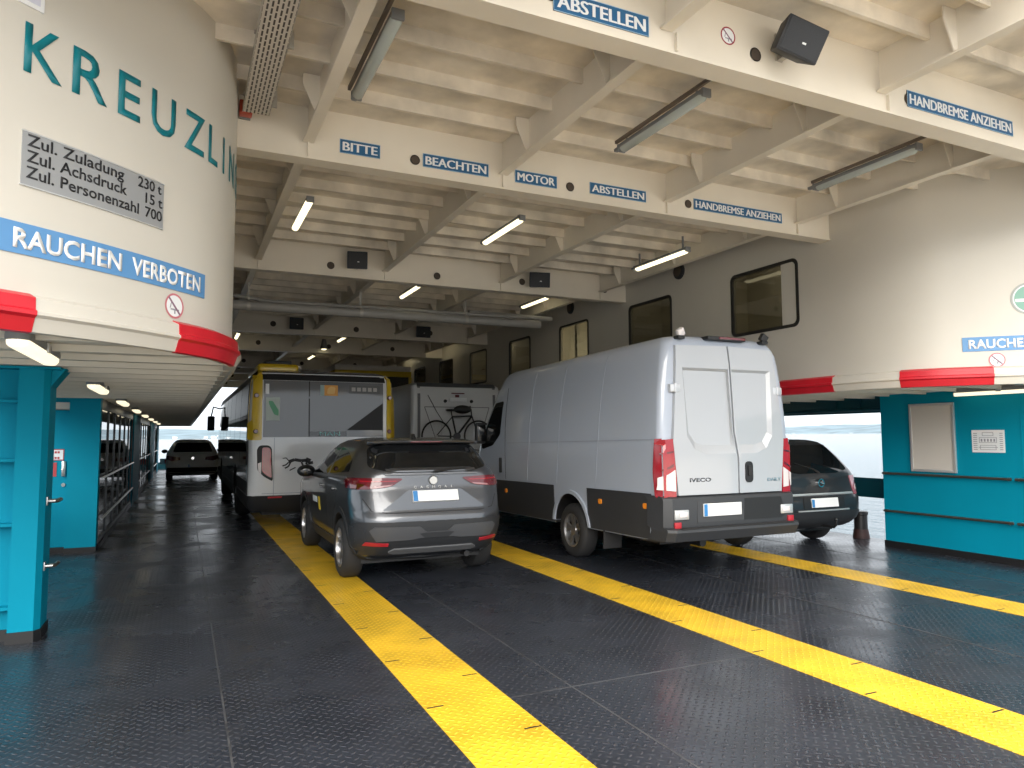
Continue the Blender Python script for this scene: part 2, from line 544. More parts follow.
def wall_sweep(side, prof, s0, s1, name, mt, n=None, closed=True, extra=None):
    """prof: list of (off, z); swept along the wall between s0 and s1"""
    n = n or max(2, int((s1 - s0) / 0.07))
    b = B(); rings = []
    ss = [s0 + (s1 - s0) * i / n for i in range(n + 1)]
    pts = [[wall_pt(side, s, z, o) for (o, z) in prof] for s in ss]
    if extra: # straight run along the deck beyond s=0
        pts = [[Vector((p.x, extra, p.z)) for p in pts[0]]] + pts
    for r in pts: rings.append([b.bm.verts.new(p) for p in r])
    k = len(prof)
    for a, c in zip(rings, rings[1:]):
        for j in range(k if closed else k - 1):
            b.bm.faces.new((a[j], a[(j + 1) % k], c[(j + 1) % k], c[j]))
    if closed:
        b.bm.faces.new(rings[0]); b.bm.faces.new(rings[-1][::-1])
    return obj(name, b, mt, smooth=28)

SOF = 2.24
struct(wall_sweep('L', [(0, 2.2), (0, 6.6), (-0.06, 6.6), (-0.06, 2.2)], 0, WMAX, 'wall_left', M['cream_wall'], n=90, extra=YEND))
struct(wall_sweep('R', [(0, 2.2), (0, 6.6), (-0.06, 6.6), (-0.06, 2.2)], 1.6, WMAX, 'wall_right_end', M['cream_wall'], n=80))
yR = wall_pt('R', 1.6, 0).y
# long right wall with window openings
wins = [(7.11, 8.40), (9.91, 11.18), (12.70, 13.94), (15.45, 16.66), (18.2, 19.45), (20.95, 22.2), (23.75, 25.0), (27.5, 28.7)]
ZW0, ZW1 = 3.155, 4.08
b = B()
b.box(XW1, XW1 + 0.06, yR, YEND, 2.2, ZW0); b.box(XW1, XW1 + 0.06, yR, YEND, ZW1, 6.6)
prev = yR
for (a, c) in wins:
    b.box(XW1, XW1 + 0.06, prev, a, ZW0, ZW1); prev = c
b.box(XW1, XW1 + 0.06, prev, YEND, ZW0, ZW1)
struct(obj('wall_right', b, M['cream_wall']))
M['gasket'] = mat('black window rubber', (0.012, 0.012, 0.012), 0.5)
def round_rect(a0, a1, b0, b1, r, k=6):
    pts = []
    for (cx, cy, st) in ((a1 - r, b1 - r, 0), (a0 + r, b1 - r, 90), (a0 + r, b0 + r, 180), (a1 - r, b0 + r, 270)):
        for i in range(k + 1):
            t = math.radians(st + 90 * i / k)
            pts.append((cx + r * math.cos(t), cy + r * math.sin(t)))
    return pts
for i, (a, c) in enumerate(wins):
    o = obj('window_%d' % (i + 1), B().box(XW1 + 0.022, XW1 + 0.03, a, c, ZW0, ZW1), M['glass_room']); struct(o)
    outer = round_rect(a - 0.02, c + 0.02, ZW0 - 0.02, ZW1 + 0.02, 0.10)
    inner = round_rect(a + 0.025, c - 0.025, ZW0 + 0.025, ZW1 - 0.025, 0.075)
    fb = B()
    for x in (XW1 - 0.014, XW1 + 0.02):
        pass
    ro = [[fb.bm.verts.new((x, p[0], p[1])) for p in outer] for x in (XW1 - 0.012, XW1 + 0.02)]
    ri = [[fb.bm.verts.new((x, p[0], p[1])) for p in inner] for x in (XW1 - 0.012, XW1 + 0.02)]
    n = len(outer)
    for k in range(n):
        j = (k + 1) % n
        fb.bm.faces.new((ro[0][k], ro[0][j], ri[0][j], ri[0][k]))
        fb.bm.faces.new((ro[0][k], ro[1][k], ro[1][j], ro[0][j]))
        fb.bm.faces.new((ri[0][k], ri[0][j], ri[1][j], ri[1][k]))
    obj('window_frame', fb, M['gasket'], o)
# cabins behind the windows
M['cabin'] = mat('cabin lining', (0.50, 0.46, 0.37), 0.6)
cbn = B()
cbn.box(XW1 + 0.06, 11.2, 7.0, YEND, 2.42, 2.46)
cbn.box(8.75, 8.80, 6.9, 11.6, 2.46, H1); cbn.box(8.75, 8.80, 15.1, YEND, 2.46, H1)
cbn.box(XW1 + 0.06, 8.8, 9.2, 9.25, 2.46, H1); cbn.box(XW1 + 0.06, 11.2, 11.6, 11.65, 2.46, H1); cbn.box(XW1 + 0.06, 11.2, 15.1, 15.15, 2.46, H1)
cbn.box(XW1 + 0.06, 8.8, 6.85, 6.9, 2.46, H1); cbn.box(XW1 + 0.06, 8.8, 20.3, 20.35, 2.46, H1)
for yy in (12.0, 12.9, 13.8, 14.7): cbn.box(9.9, 10.0, yy, yy + 0.1, 2.46, H1)
cbn.box(10.9, 10.95, 11.65, 15.1, 2.46, 3.2); cbn.box(10.9, 10.95, 11.65, 15.1, 4.3, H1)
struct(obj('wall_cabin', cbn, M['cabin']))
db = B().box(8.715, 8.75, 7.35, 8.02, 2.46, 4.45)
d3 = struct(obj('door_3', db, M['cabin']))
obj('door_handle', B().box(8.69, 8.715, 7.62, 7.65, 3.42, 3.56), M['black'], d3)
obj('door_frame', B().box(8.70, 8.75, 8.03, 8.055, 2.46, 4.45).box(8.70, 8.75, 7.315, 7.34, 2.46, 4.45), M['alu'], d3)

# unseen area lamps added to brighten the cabins behind the windows
for i, (x, yy, pw) in enumerate(((8.25, 8.0, 2.2), (8.25, 10.6, 1.2), (9.6, 13.4, 30), (8.25, 16.6, 1.5), (8.25, 19, 2), (8.25, 22, 2))):
    ld = bpy.data.lights.new('cabin_lamp', 'AREA'); ld.energy = pw; ld.size = 0.5; ld.color = (1.0, 0.92, 0.78)
    lo = bpy.data.objects.new('cabin_lamp', ld); COL.objects.link(lo); lo.location = (x, yy, 4.62)
# rubbing band round the foot of the deckhouses, white and red by turns
BP = [(0.0, 2.40), (0.055, 2.375), (0.06, 2.31), (0.075, 2.30), (0.075, 2.285), (0.055, 2.27), (0.03, 2.195), (0.0, 2.19)]
RP = [(o + 0.004, z + (0.004 if k < 4 else -0.003)) for k, (o, z) in enumerate(BP)]
struct(wall_sweep('L', BP, 0, WMAX, 'trim_8', M['cream_wall'], extra=YEND))
struct(wall_sweep('R', BP, 0, WMAX, 'trim_9', M['cream_wall'], extra=YEND))
for side, (a, c) in (('L', (4.905, WMAX - .3)), ('L', (3.0, 3.955)), ('R', (3.32, 4.237)), ('R', (1.55, 2.46)), ('R', (5.2, 6.1))):
    struct(wall_sweep(side, RP, a, c, 'trim_10', M['red']))

# soffits under the deckhouses, corrugated sheet running across
def soffit(name, side):
    pan = B()
    y = 2.6
    prof = []
    while y < YEND:
        prof += [(y, SOF), (y + 0.24, SOF), (y + 0.242, SOF - 0.016), (y + 0.265, SOF - 0.016), (y + 0.267, SOF), (y + 0.50, SOF), (y + 0.502, SOF - 0.045), (y + 0.545, SOF - 0.045), (y + 0.547, SOF)]
        y += 0.57
    ra, rc = [], []
    for (yy, z) in prof:
        # inboard end follows the wall
        if yy > 6.7: xi = XW0
        else:
            best = min(WL, key=lambda p: abs(p.y - yy)); xi = best.x
        xo = -2.35 if yy < 12 else -4.4
        xi -= 0.02
        if side == 'R': xi, xo = 8.04 - xi, (10.12 if yy < 12 else 12.4)
        ra.append(pan.bm.verts.new((xi, yy, z))); rc.append(pan.bm.verts.new((xo, yy, z)))
    for i in range(len(prof) - 1):
        pan.bm.faces.new((ra[i], ra[i + 1], rc[i + 1], rc[i]))
    return struct(obj(name, pan, M['soffit']))
M['soffit'] = mat('soffit sheet', (0.60, 0.57, 0.50), 0.45, vary=0.08, vscale=1.0)
soffit('ceiling_left_passage', 'L'); soffit('ceiling_right_passage', 'R')

# ---- left passage
# near steel screen with a boxed post
b = B()
b.box(-2.3, -1.22, 7.02, 7.08, 0.09, SOF - 0.03)
for z in (0.27, 0.93, 1.45, 1.93): b.box(-2.3, -1.22, 6.92, 7.02, z - 0.012, z + 0.012)
b.prism([(-1.22, 6.88, 0.09), (-1.045, 6.88, 0.09), (-1.005, 6.93, 0.09), (-1.005, 7.24, 0.09), (-1.22, 7.24, 0.09)], (0, 0, SOF - 0.12))
b.prism([(-1.01, 6.95, 2.05), (-1.01, 6.95, SOF - 0.03), (-0.90, 6.95, SOF - 0.03)], (0, 0.28, 0))
b.box(-2.3, -0.93, 6.86, 7.1, SOF - 0.045, SOF - 0.025)
struct(obj('wall_left_screen', b, M['teal']))
b = B().box(-2.3, -1.22, 7.0, 7.1, 0, 0.09)
b.prism([(-1.23, 6.87, 0), (-1.04, 6.87, 0), (-0.995, 6.925, 0), (-0.995, 7.25, 0), (-1.23, 7.25, 0)], (0, 0, 0.09))
struct(obj('baseboard_left', b, M['black']))
def rail_stub(y, z, label):
    t = thing('rail_bracket', label, 'bracket', (-1.005, y, z))
    obj('bracket_plate', B().box(0, 0.012, -0.03, 0.03, -0.035, 0.035), M['steel'], t, bevel=0.003)
    obj('rail_end', B().tube([(0.01, 0, 0), (0.06, 0.0, 0), (0.075, 0.02, 0), (0.078, 0.16, 0)], 0.017, 10), M['steel'], t, smooth=40)
rail_stub(6.98, 1.11, 'upper steel handrail bracket on the teal post by the left edge')
rail_stub(6.98, 0.58, 'lower steel handrail bracket on the teal post by the left edge')
# cross wall with door
b = B()
b.box(-4.4, -2.42, 11.95, 12.03, 0, SOF - 0.03); b.box(-2.42, -1.45, 11.95, 12.03, 2.05, SOF - 0.03)
b.box(-1.47, -1.085, 11.80, 12.03, 0.08, SOF - 0.02)
struct(obj('wall_left_cross', b, M['teal']))
dl = struct(obj('door_1', B().box(-2.42, -1.47, 11.97, 12.01, 0.08, 2.03), M['teal']))
obj('door_latch', B().box(-1.555, -1.505, 11.93, 11.97, 1.08, 1.30).box(-1.56, -1.50, 11.915, 11.93, 1.17, 1.19), M['steel'], dl, bevel=0.006)
obj('door_keyhole', B().lathe([(-0.015, 0.025), (0.0, 0.027)], (-1.53, 11.97, 0.96), 'y', 16), M['steel'], dl, smooth=40)
struct(obj('baseboard_left_cross', B().box(-4.4, -1.475, 11.9, 11.95, 0, 0.08).box(-1.475, -1.08, 11.79, 12.03, 0, 0.08), M['black']))
struct(obj('trim_11', B().box(-2.6, -1.47, 11.88, 11.95, 2.04, 2.14), M['cream_wall']))
# glazed side of the left passage
def glazed(n, y0, y1, nm):
    fr = B()
    fr.box(-1.13, -1.085, y0, y1, 0.08, 0.14); fr.box(-1.13, -1.085, y0, y1, 2.06, SOF - 0.03)
    k = max(2, int((y1 - y0) / 1.2))
    for i in range(k + 1):
        yy = y0 + (y1 - y0) * i / k
        fr.box(-1.125, -1.088, yy - 0.022, yy + 0.022, 0.14, 2.06)
    w = struct(obj('window_%d' % n, B().box(-1.115, -1.105, y0, y1, 0.14, 2.06), M['glass_front']))
    obj('window_frame', fr, M['win_frame'], w)
    obj('grab_rail', B().tube([(-1.05, y0 + 0.06, 1.04), (-1.05, y1 - 0.06, 1.04)], 0.018, 8).tube([(-1.05, y0 + 0.06, 0.44), (-1.05, y1 - 0.06, 0.44)], 0.018, 8), M['steel'], w, smooth=40)
    struct(obj('baseboard_left_%d' % n, B().box(-1.12, -1.07, y0, y1, 0, 0.08), M['black']))
M['win_frame'] = mat('grey window mullion', (0.05, 0.055, 0.06), 0.35, 0.3)
glazed(11, 12.03, 19.3, 1); glazed(12, 22.1, 28.9, 1); glazed(13, 32.9, 37.0, 1)
for (a, c) in ((19.3, 22.1), (28.9, 32.9), (37.0, 39.3)):
    struct(obj('wall_left_pier', B().box(-1.40, -1.06, a, c, 0, SOF - 0.03), M['teal']))
# inside of the glazed lounge: floor, back wall, stair and pillars so the panes show depth
b = B().box(-2.6, -2.55, 12.03, 37, 0, 1.2).box(-2.6, -2.55, 12.03, 37, 1.98, 2.2)
for k in range(28): b.box(-2.6, -2.5, 12.3 + k * 0.9, 12.65 + k * 0.9, 0, 2.2)
struct(obj('wall_left_lounge', b, M['cabin']))
# outboard bulwark, left
struct(obj('wall_left_bulwark', B().box(-2.40, -2.35, 7.3, 11.9, 0, 0.35).box(-2.40, -2.35, 7.3, 11.9, 0.65, 0.98), M['teal']))

# ---- right passage
b = B().box(9.43, 9.50, 2.2, 7.25, 0.09, SOF - 0.02)
b.box(9.424, 9.43, 5.30, 5.312, 0.09, 2.1)
b.box(9.424, 9.43, 3.80, 3.812, 0.09, 2.1)
struct(obj('wall_right_panel', b, M['teal']))
struct(obj('baseboard_right', B().box(9.415, 9.50, 2.2, 7.26, 0, 0.09), M['black']))
def handrail(y0, y1, z, label):
    t = thing('handrail', label, 'handrail', (9.43, y0, z))
    L_ = y1 - y0
    obj('rail', B().tube([(-0.05, 0, 0), (-0.05, L_, 0)], 0.017, 10), M['rail_dark'], t, smooth=40)
    for yy in (0.04, L_ - 0.04):
        obj('bracket', B().tube([(0.0, yy, 0), (-0.055, yy, 0)], 0.02, 10), M['steel'], t, smooth=40)
M['rail_dark'] = mat('dark worn rail', (0.10, 0.085, 0.07), 0.4, 0.6)
handrail(5.43, 7.22, 1.07, 'long upper handrail on the right teal wall below the beige board')
handrail(5.43, 7.22, 0.525, 'long lower handrail along the right teal wall near the deck')
handrail(3.5, 5.38, 1.07, 'upper handrail running out of the right edge on teal wall')
handrail(3.5, 5.38, 0.525, 'lower handrail running out of the right edge on teal wall')
# beige board in an aluminium frame
t = thing('notice_board', 'blank beige board in aluminium frame on the right teal wall', 'board', (9.43, 6.455, 1.59))
obj('board', B().box(-0.02, -0.002, -0.29, 0.29, -0.44, 0.44), M['board'], t)
fb = B().box(-0.032, 0, -0.325, -0.29, -0.475, 0.475).box(-0.032, 0, 0.29, 0.325, -0.475, 0.475).box(-0.032, 0, -0.29, 0.29, -0.475, -0.44).box(-0.032, 0, -0.29, 0.29, 0.44, 0.475)
obj('frame', fb, M['alu'], t, bevel=0.004)
# printed deck plan sheet
t = thing('plan_sheet', 'white printed plan sheet fixed to the right teal wall beside the board', 'notice', (9.43, 5.712, 1.543))
obj('sheet', B().box(-0.006, 0, -0.205, 0.205, -0.145, 0.145), M['paper'], t)
pb = B()
def prect(b, y0, y1, z0, z1, w=0.005):
    for q in ((y0, y1, z0, z0 + w), (y0, y1, z1 - w, z1), (y0, y0 + w, z0, z1), (y1 - w, y1, z0, z1)):
        b.box(-0.0085, -0.006, *q)
prect(pb, -0.07, 0.07, 0.07, 0.115); prect(pb, -0.11, 0.11, -0.02, 0.05); prect(pb, -0.10, 0.10, -0.11, -0.05)
for k in range(9):
    z = -0.11 + k * 0.026
    pb.box(-0.0085, -0.006, 0.135, 0.185, z, z + 0.008); pb.box(-0.0085, -0.006, -0.185, -0.145, z, z + 0.008)
for k in range(5): pb.box(-0.0085, -0.006, -0.09 + k * 0.04, -0.07 + k * 0.04, -0.005, 0.03)
pb.box(-0.0085, -0.006, -0.12, 0.12, -0.082, -0.076)
obj('printing', pb, M['inkgrey'], t)
# side opening: bulwark with a rounded fairlead, header beam, bollard
def fairlead():
    b = B()
    out = [(7.30, 0.0), (7.30, 0.95), (20.0, 0.95), (20.0, 0.0)]
    hole = round_rect(7.36, 13.0, 0.02, 0.63, 0.22, 8)
    bm = b.bm
    # plate as strips around the hole
    b.box(9.9, 9.96, 7.30, 11.95, 0.645, 0.95)
    # rounded upper corner fillets
    for (cy, sgn) in ((7.62, -1), (11.72, 1)):
        pts = [(9.9, cy + sgn * 0.22, 0.645)]
        for i in range(9):
            a = math.radians(90 * i / 8)
            pts.append((9.9, cy + sgn * 0.22 * math.cos(a), 0.425 + 0.22 * math.sin(a)))
        b.prism(pts, (0.06, 0, 0))
    return b
struct(obj('wall_right_bulwark', fairlead(), M['teal_dark']))
struct(obj('trim_13', B().box(9.88, 9.98, 7.1, 7.42, 0.0, 0.95), M['cream_wall']))
b = B().box(9.85, 10.05, 7.2, 11.95, 1.98, SOF)
for yy in (7.9, 8.35): b.box(9.80, 9.83, yy, yy + 0.04, 2.06, 2.2)
b.tube([(9.82, 7.4, 2.03), (9.82, 11.9, 2.03)], 0.025, 8)
struct(obj('wall_right_header', b, M['teal_dark']))
struct(obj('wall_right_cross', B().box(9.13, 10.1, 11.95, 12.05, 0, SOF - 0.02).box(9.13, 9.18, 12.05, YEND, 0, SOF - 0.02), M['teal']))
t = thing('mooring_bollard', 'black mooring bollard on the deck edge beside the dark estate car', 'bollard', (9.84, 8.0, 0))
M['bollard'] = mat('bollard black paint', (0.018, 0.016, 0.016), 0.4, vary=0.3, vscale=8)
M['bollard_base'] = mat('rusty red brown base', (0.055, 0.022, 0.02), 0.6, vary=0.4, vscale=12)
obj('post', B().lathe([(0.05, 0.10), (0.36, 0.10), (0.37, 0.112), (0.41, 0.112), (0.42, 0.10)], (0, 0, 0), 'z', 28), M['bollard'], t, smooth=35)
obj('base', B().lathe([(0.0, 0.125), (0.05, 0.12), (0.14, 0.104)], (0, 0, 0), 'z', 28), M['bollard_base'], t, smooth=35)
# far end: red and white barrier
t = thing('end_barrier', 'small red and white striped barrier at the far left end of the deck', 'barrier', (-0.55, 38.2, 0))
for x in (0, 1.0): obj('post', B().box(x - 0.05, x + 0.05, -0.05, 0.05, 0, 0.9), M['white'], t)
obj('board', B().box(-0.4, 1.2, -0.09, -0.05, 0.35, 0.62), M['white'], t)
for x in (-0.2, 0.5): obj('red_stripe', B().box(x, x + 0.35, -0.095, -0.09, 0.35, 0.62), M['red'], t)
# bow bulwark that closes the deck far ahead, low enough to see the lake above it
struct(obj('wall_bow', B().box(-4.4, 9.9, 41.0, 41.1, -0.1, 0.35), M['teal_dark']))

# ================================================================== SIGNS AND FIXTURES
def beam_sign(text, x0, x1, y, z0, z1, label, lh=0.62):
    """enamel plate on the aft face of a beam, white capitals"""
    w, h = x1 - x0, z1 - z0
    t = thing('deck_sign', label, 'sign', ((x0 + x1) / 2, y, (z0 + z1) / 2))
    obj('sign_plate', B().box(-w / 2, w / 2, -0.006, 0, -h / 2, h / 2), M['sign_blue'], t)
    e = B()
    for q in ((-w / 2, w / 2, -h / 2, -h / 2 + .004), (-w / 2, w / 2, h / 2 - .004, h / 2), (-w / 2, -w / 2 + .004, -h / 2, h / 2), (w / 2 - .004, w / 2, -h / 2, h / 2)):
        e.box(q[0], q[1], -0.0072, 0.0, q[2], q[3])
    obj('sign_border', e, M['sign_edge'], t)
    b = B()
    me = text_mesh(text, w=w - 0.06, h=h * lh, bold=0.0)
    for k, dx in enumerate((-0.034, 0.034, -0.017, 0.017, 0.0)):          # strokes widened sideways, layer on layer
        b.merge_mesh(me, Matrix.Translation((dx * h, -0.0007 * k, 0)))
    bpy.data.meshes.remove(me)
    for v in b.bm.verts: v.co += Vector((-w / 2 + 0.03, -0.0068, -h * lh / 2))
    obj('lettering', b, M['white'], t)
    return t
M['sign_edge'] = mat('pale sign edge', (0.35, 0.52, 0.68), 0.4)
Y1, Y2 = 3.699, 6.549
beam_sign('BITTE', 1.266, 1.652, Y2, 4.298, 4.432, 'small blue sign reading BITTE on the second beam')
beam_sign('BEACHTEN', 2.08, 2.786, Y2, 4.293, 4.428, 'blue sign reading BEACHTEN on the second beam')
beam_sign('MOTOR', 3.088, 3.587, Y2, 4.288, 4.422, 'blue sign reading MOTOR on the second beam')
beam_sign('ABSTELLEN', 3.998, 4.748, Y2, 4.298, 4.428, 'blue sign reading ABSTELLEN on the second beam, farther and smaller one')
beam_sign('HANDBREMSE ANZIEHEN', 5.435, 6.838, Y2, 4.313, 4.445, 'blue sign reading HANDBREMSE ANZIEHEN on the second beam, above the van')
beam_sign('ABSTELLEN', 2.010, 2.728, Y1, 4.263, 4.402, 'blue sign reading ABSTELLEN on the nearest beam at the top edge')
beam_sign('HANDBREMSE ANZIEHEN', 5.28, 6.69, Y1, 4.298, 4.436, 'blue sign reading HANDBREMSE ANZIEHEN on the nearest beam at upper right')

def no_smoking_parts():
    """disc, red ring + bar, cigarette and smoke in the xz plane, radius 1, facing -y"""
    disc = B().lathe([(-0.02, 1.0), (0.0, 1.0)], (0, 0, 0), 'y', 36)
    ring = B()
    n = 40; rr = []
    for (r, yy) in ((1.0, -0.022), (0.84, -0.022), (0.84, -0.04), (1.0, -0.04)):
        rr.append([ring.bm.verts.new((r * math.cos(2 * PI * k / n), yy, r * math.sin(2 * PI * k / n))) for k in range(n)])
    for a, c in zip(rr, rr[1:] + rr[:1]):
        for k in range(n): ring.bm.faces.new((a[k], a[(k + 1) % n], c[(k + 1) % n], c[k]))
    d = 0.62
    bar = B().prism([(-d - .06, -0.045, d - .06), (-d + .06, -0.045, d + .06), (d + .06, -0.045, -d + .06), (d - .06, -0.045, -d - .06)], (0, 0.02, 0))
    cig = B().box(-0.25, 0.5, -0.03, -0.02, -0.36, -0.22).box(-0.40, -0.28, -0.03, -0.02, -0.36, -0.22)
    cig.prism([(-0.5, -0.03, -0.2), (-0.40, -0.03, -0.2), (-0.30, -0.03, 0.25), (-0.38, -0.03, 0.25)], (0, 0.01, 0))
    cig.box(-0.02, 0.12, -0.03, -0.02, -0.62, -0.34)
    return disc, ring, bar, cig
def no_smoking(fn, r, label, ringmat):
    """fn maps (x, y, z) of unit sign to the world"""
    o = fn(0, 0, 0)
    t = thing('no_smoking_sign', label, 'sign', o)
    for nm, b, mt in zip(('disc', 'ring', 'slash', 'pictogram'), no_smoking_parts(), (M['paper'], ringmat, ringmat if ringmat is M['red_print'] and False else M['slash_grey'], M['inkgrey'])):
        for v in b.bm.verts: v.co = fn(v.co.x * r, v.co.y * r, v.co.z * r) - o
        obj(nm, b, mt, t)
M['red_print'] = mat('dark red print', (0.30, 0.01, 0.03), 0.5)
M['slash_grey'] = mat('slash grey violet', (0.22, 0.12, 0.18), 0.5)
no_smoking(lambda x, y, z: Vector((3.41 + x, Y1 + y * 0.15, 4.44 + z)), 0.066, 'round no smoking sticker on the nearest beam beside the black speaker', M['red_print'])
def wl(s0, z0):
    return lambda x, y, z: wall_pt('L', s0 - x, z0 + z, 0.004 - y * 0.15)
def wr(s0, z0):
    return lambda x, y, z: wall_pt('R', s0 + x, z0 + z, 0.004 - y * 0.15)
no_smoking(wl(3.943, 2.502), 0.084, 'round no smoking sticker under the large blue sign on the left curved wall', M['pink'])
no_smoking(wr(4.285, 2.472), 0.082, 'round no smoking sticker on the right curved wall under the blue sign', M['pink'])

def wall_plate(side, s0, s1, z0, z1, name, mt, parent=None, off=0.008, org=None, n=24):
    prof = [(0.0, z0), (off, z0), (off, z1), (0.0, z1)]
    b = B(); rings = []
    for i in range(n + 1):
        s = s0 + (s1 - s0) * i / n
        rings.append([b.bm.verts.new(wall_pt(side, s, z, o) - (org or Vector())) for (o, z) in prof])
    for a, c in zip(rings, rings[1:]):
        for j in range(4): b.bm.faces.new((a[j], a[(j + 1) % 4], c[(j + 1) % 4], c[j]))
    b.bm.faces.new(rings[0]); b.bm.faces.new(rings[-1][::-1])
    return obj(name, b, mt, parent, smooth=40)
def wall_text(side, text, s0, z0, w, h, name, mt, parent, org, off=0.010, bold=0.02, **k):
    b = text_bm(text, w=w, h=h, bold=bold, **k)
    bmesh.ops.triangulate(b.bm, faces=b.bm.faces[:])
    for i in range(int(w / 0.06)):
        bmesh.ops.bisect_plane(b.bm, geom=b.bm.verts[:] + b.bm.edges[:] + b.bm.faces[:], plane_co=(0.06 * (i + 1), 0, 0), plane_no=(1, 0, 0))
    thicken(b.bm, (0, -0.0012, 0))
    sg = -1 if side == 'L' else 1
    for v in b.bm.verts:
        v.co = wall_pt(side, s0 + sg * v.co.x, z0 + v.co.z, off - v.co.y) - org
    return obj(name, b, mt, parent)
# big lettering, letter by letter so that the spacing follows the photograph
org = wall_pt('L', 4.0, 3.61, 0)
t = thing('ship_name_lettering', 'large teal capitals spelling the ship name on the left curved wall', 'lettering', org)
for ch, s, w in (('K', 4.992, 0.205), ('R', 4.728, 0.215), ('E', 4.438, 0.160), ('U', 4.190, 0.205), ('Z', 3.90, 0.205), ('L', 3.640, 0.13), ('I', 3.412, 0.03), ('N', 3.255, 0.19), ('G', 2.98, 0.20), ('E', 2.70, 0.145), ('N', 2.46, 0.19)):
    wall_text('L', ch, s, 3.612, w, 0.272, 'letter', M['teal_letter'], t, org, bold=0.010, off=0.004)
# load plate
org = wall_pt('L', 4.5, 3.13, 0)
t = thing('load_plate', 'grey engraved plate with three lines of permitted load on left curved wall', 'sign', org)
wall_plate('L', 4.98, 4.072, 2.984, 3.284, 'plate', M['plate_grey'], t, 0.008, org)
wall_plate('L', 4.985, 4.067, 3.279, 3.286, 'plate_edge', M['alu'], t, 0.010, org); wall_plate('L', 4.985, 4.067, 2.981, 2.987, 'plate_edge', M['alu'], t, 0.010, org)
for k, (a, c, wa, wc, sc) in enumerate((('Zul. Zuladung', '230 t', 0.575, 0.185, 4.300), ('Zul. Achsdruck', '15 t', 0.60, 0.135, 4.250), ('Zul. Personenzahl', '700', 0.69, 0.135, 4.250))):
    z = 3.205 - k * 0.088
    wall_text('L', a, 4.958, z, wa, 0.064, 'text_line', M['ink'], t, org, bold=0.012)
    wall_text('L', c, sc - (0.02 if k == 0 else 0.03), z, wc, 0.064, 'text_line', M['ink'], t, org, bold=0.012)
for (s, z) in ((4.965, 2.998), (4.965, 3.27), (4.085, 2.998), (4.085, 3.27)):
    pass
# no smoking long signs
def smoke_sign(side, s0, z0, z1, label):
    org = wall_pt(side, s0, z0, 0)
    t = thing('deck_sign', label, 'sign', org)
    sg = -1 if side == 'L' else 1
    W = 1.475
    wall_plate(side, s0, s0 + sg * W, z0, z1, 'sign_plate', M['sign_blue_light'], t, 0.007, org, n=30)
    wall_text(side, 'RAUCHEN', s0 + sg * (0.115 if side == 'L' else 0.06), z0 + (z1 - z0) * 0.20, 0.630, (z1 - z0) * 0.60, 'lettering', M['white'], t, org, bold=0.028)
    wall_text(side, 'VERBOTEN', s0 + sg * (0.818 if side == 'L' else 0.75), z0 + (z1 - z0) * 0.20, 0.60, (z1 - z0) * 0.60, 'lettering', M['white'], t, org, bold=0.028)
smoke_sign('L', 5.12, 2.608, 2.777, 'long light blue sign reading RAUCHEN VERBOTEN on the left curved wall')
smoke_sign('R', 3.955, 2.578, 2.742, 'light blue sign reading RAUCHEN at the right edge of the picture')
# small framed notice high up on the left wall
org = wall_pt('L', 5.0, 4.1, 0)
t = thing('framed_notice', 'small white framed notice above the ship name, cut by the top edge', 'notice', org)
wall_plate('L', 5.055, 4.903, 3.973, 4.26, 'frame', M['white'], t, 0.012, org)
wall_plate('L', 5.035, 4.925, 3.998, 4.24, 'sheet', M['sheet_lilac'] if 'sheet_lilac' in M else mat('lilac white sheet', (0.62, 0.63, 0.74), 0.5), t, 0.014, org)
wall_plate('L', 5.01, 4.955, 4.055, 4.10, 'print_block', M['sign_blue'], t, 0.0155, org)
# round green sticker at the right edge
org = wall_pt('R', 4.625, 3.155, 0)
t = thing('round_sticker', 'round sea green sticker with grey ring on the right curved wall', 'sticker', org)
def wdisc(r0, r1, off, name, mt):
    b = B(); n = 40
    if r0 <= 0:
        b.bm.faces.new([b.bm.verts.new((r1 * math.cos(2 * PI * k / n), 0, r1 * math.sin(2 * PI * k / n))) for k in range(n)])
    else:
        a = [b.bm.verts.new((r0 * math.cos(2 * PI * k / n), 0, r0 * math.sin(2 * PI * k / n))) for k in range(n)]
        c = [b.bm.verts.new((r1 * math.cos(2 * PI * k / n), 0, r1 * math.sin(2 * PI * k / n))) for k in range(n)]
        for k in range(n): b.bm.faces.new((a[k], a[(k + 1) % n], c[(k + 1) % n], c[k]))
    thicken(b.bm, (0, -0.003, 0))
    for v in b.bm.verts: v.co = wall_pt('R', 4.625 + v.co.x, 3.155 + v.co.z, off - v.co.y) - org
    obj(name, b, mt, t)
M['ring_grey'] = mat('sticker ring grey', (0.36, 0.38, 0.36), 0.5)
wdisc(0, 0.182, 0.001, 'backing', M['ring_grey']); wdisc(0, 0.16, 0.003, 'white_ring', M['paper']); wdisc(0, 0.145, 0.005, 'disc', M['green_logo'])
wall_plate('R', 4.49, 4.76, 3.12, 3.155, 'white_band', M['paper'], t, 0.010, org, n=8)

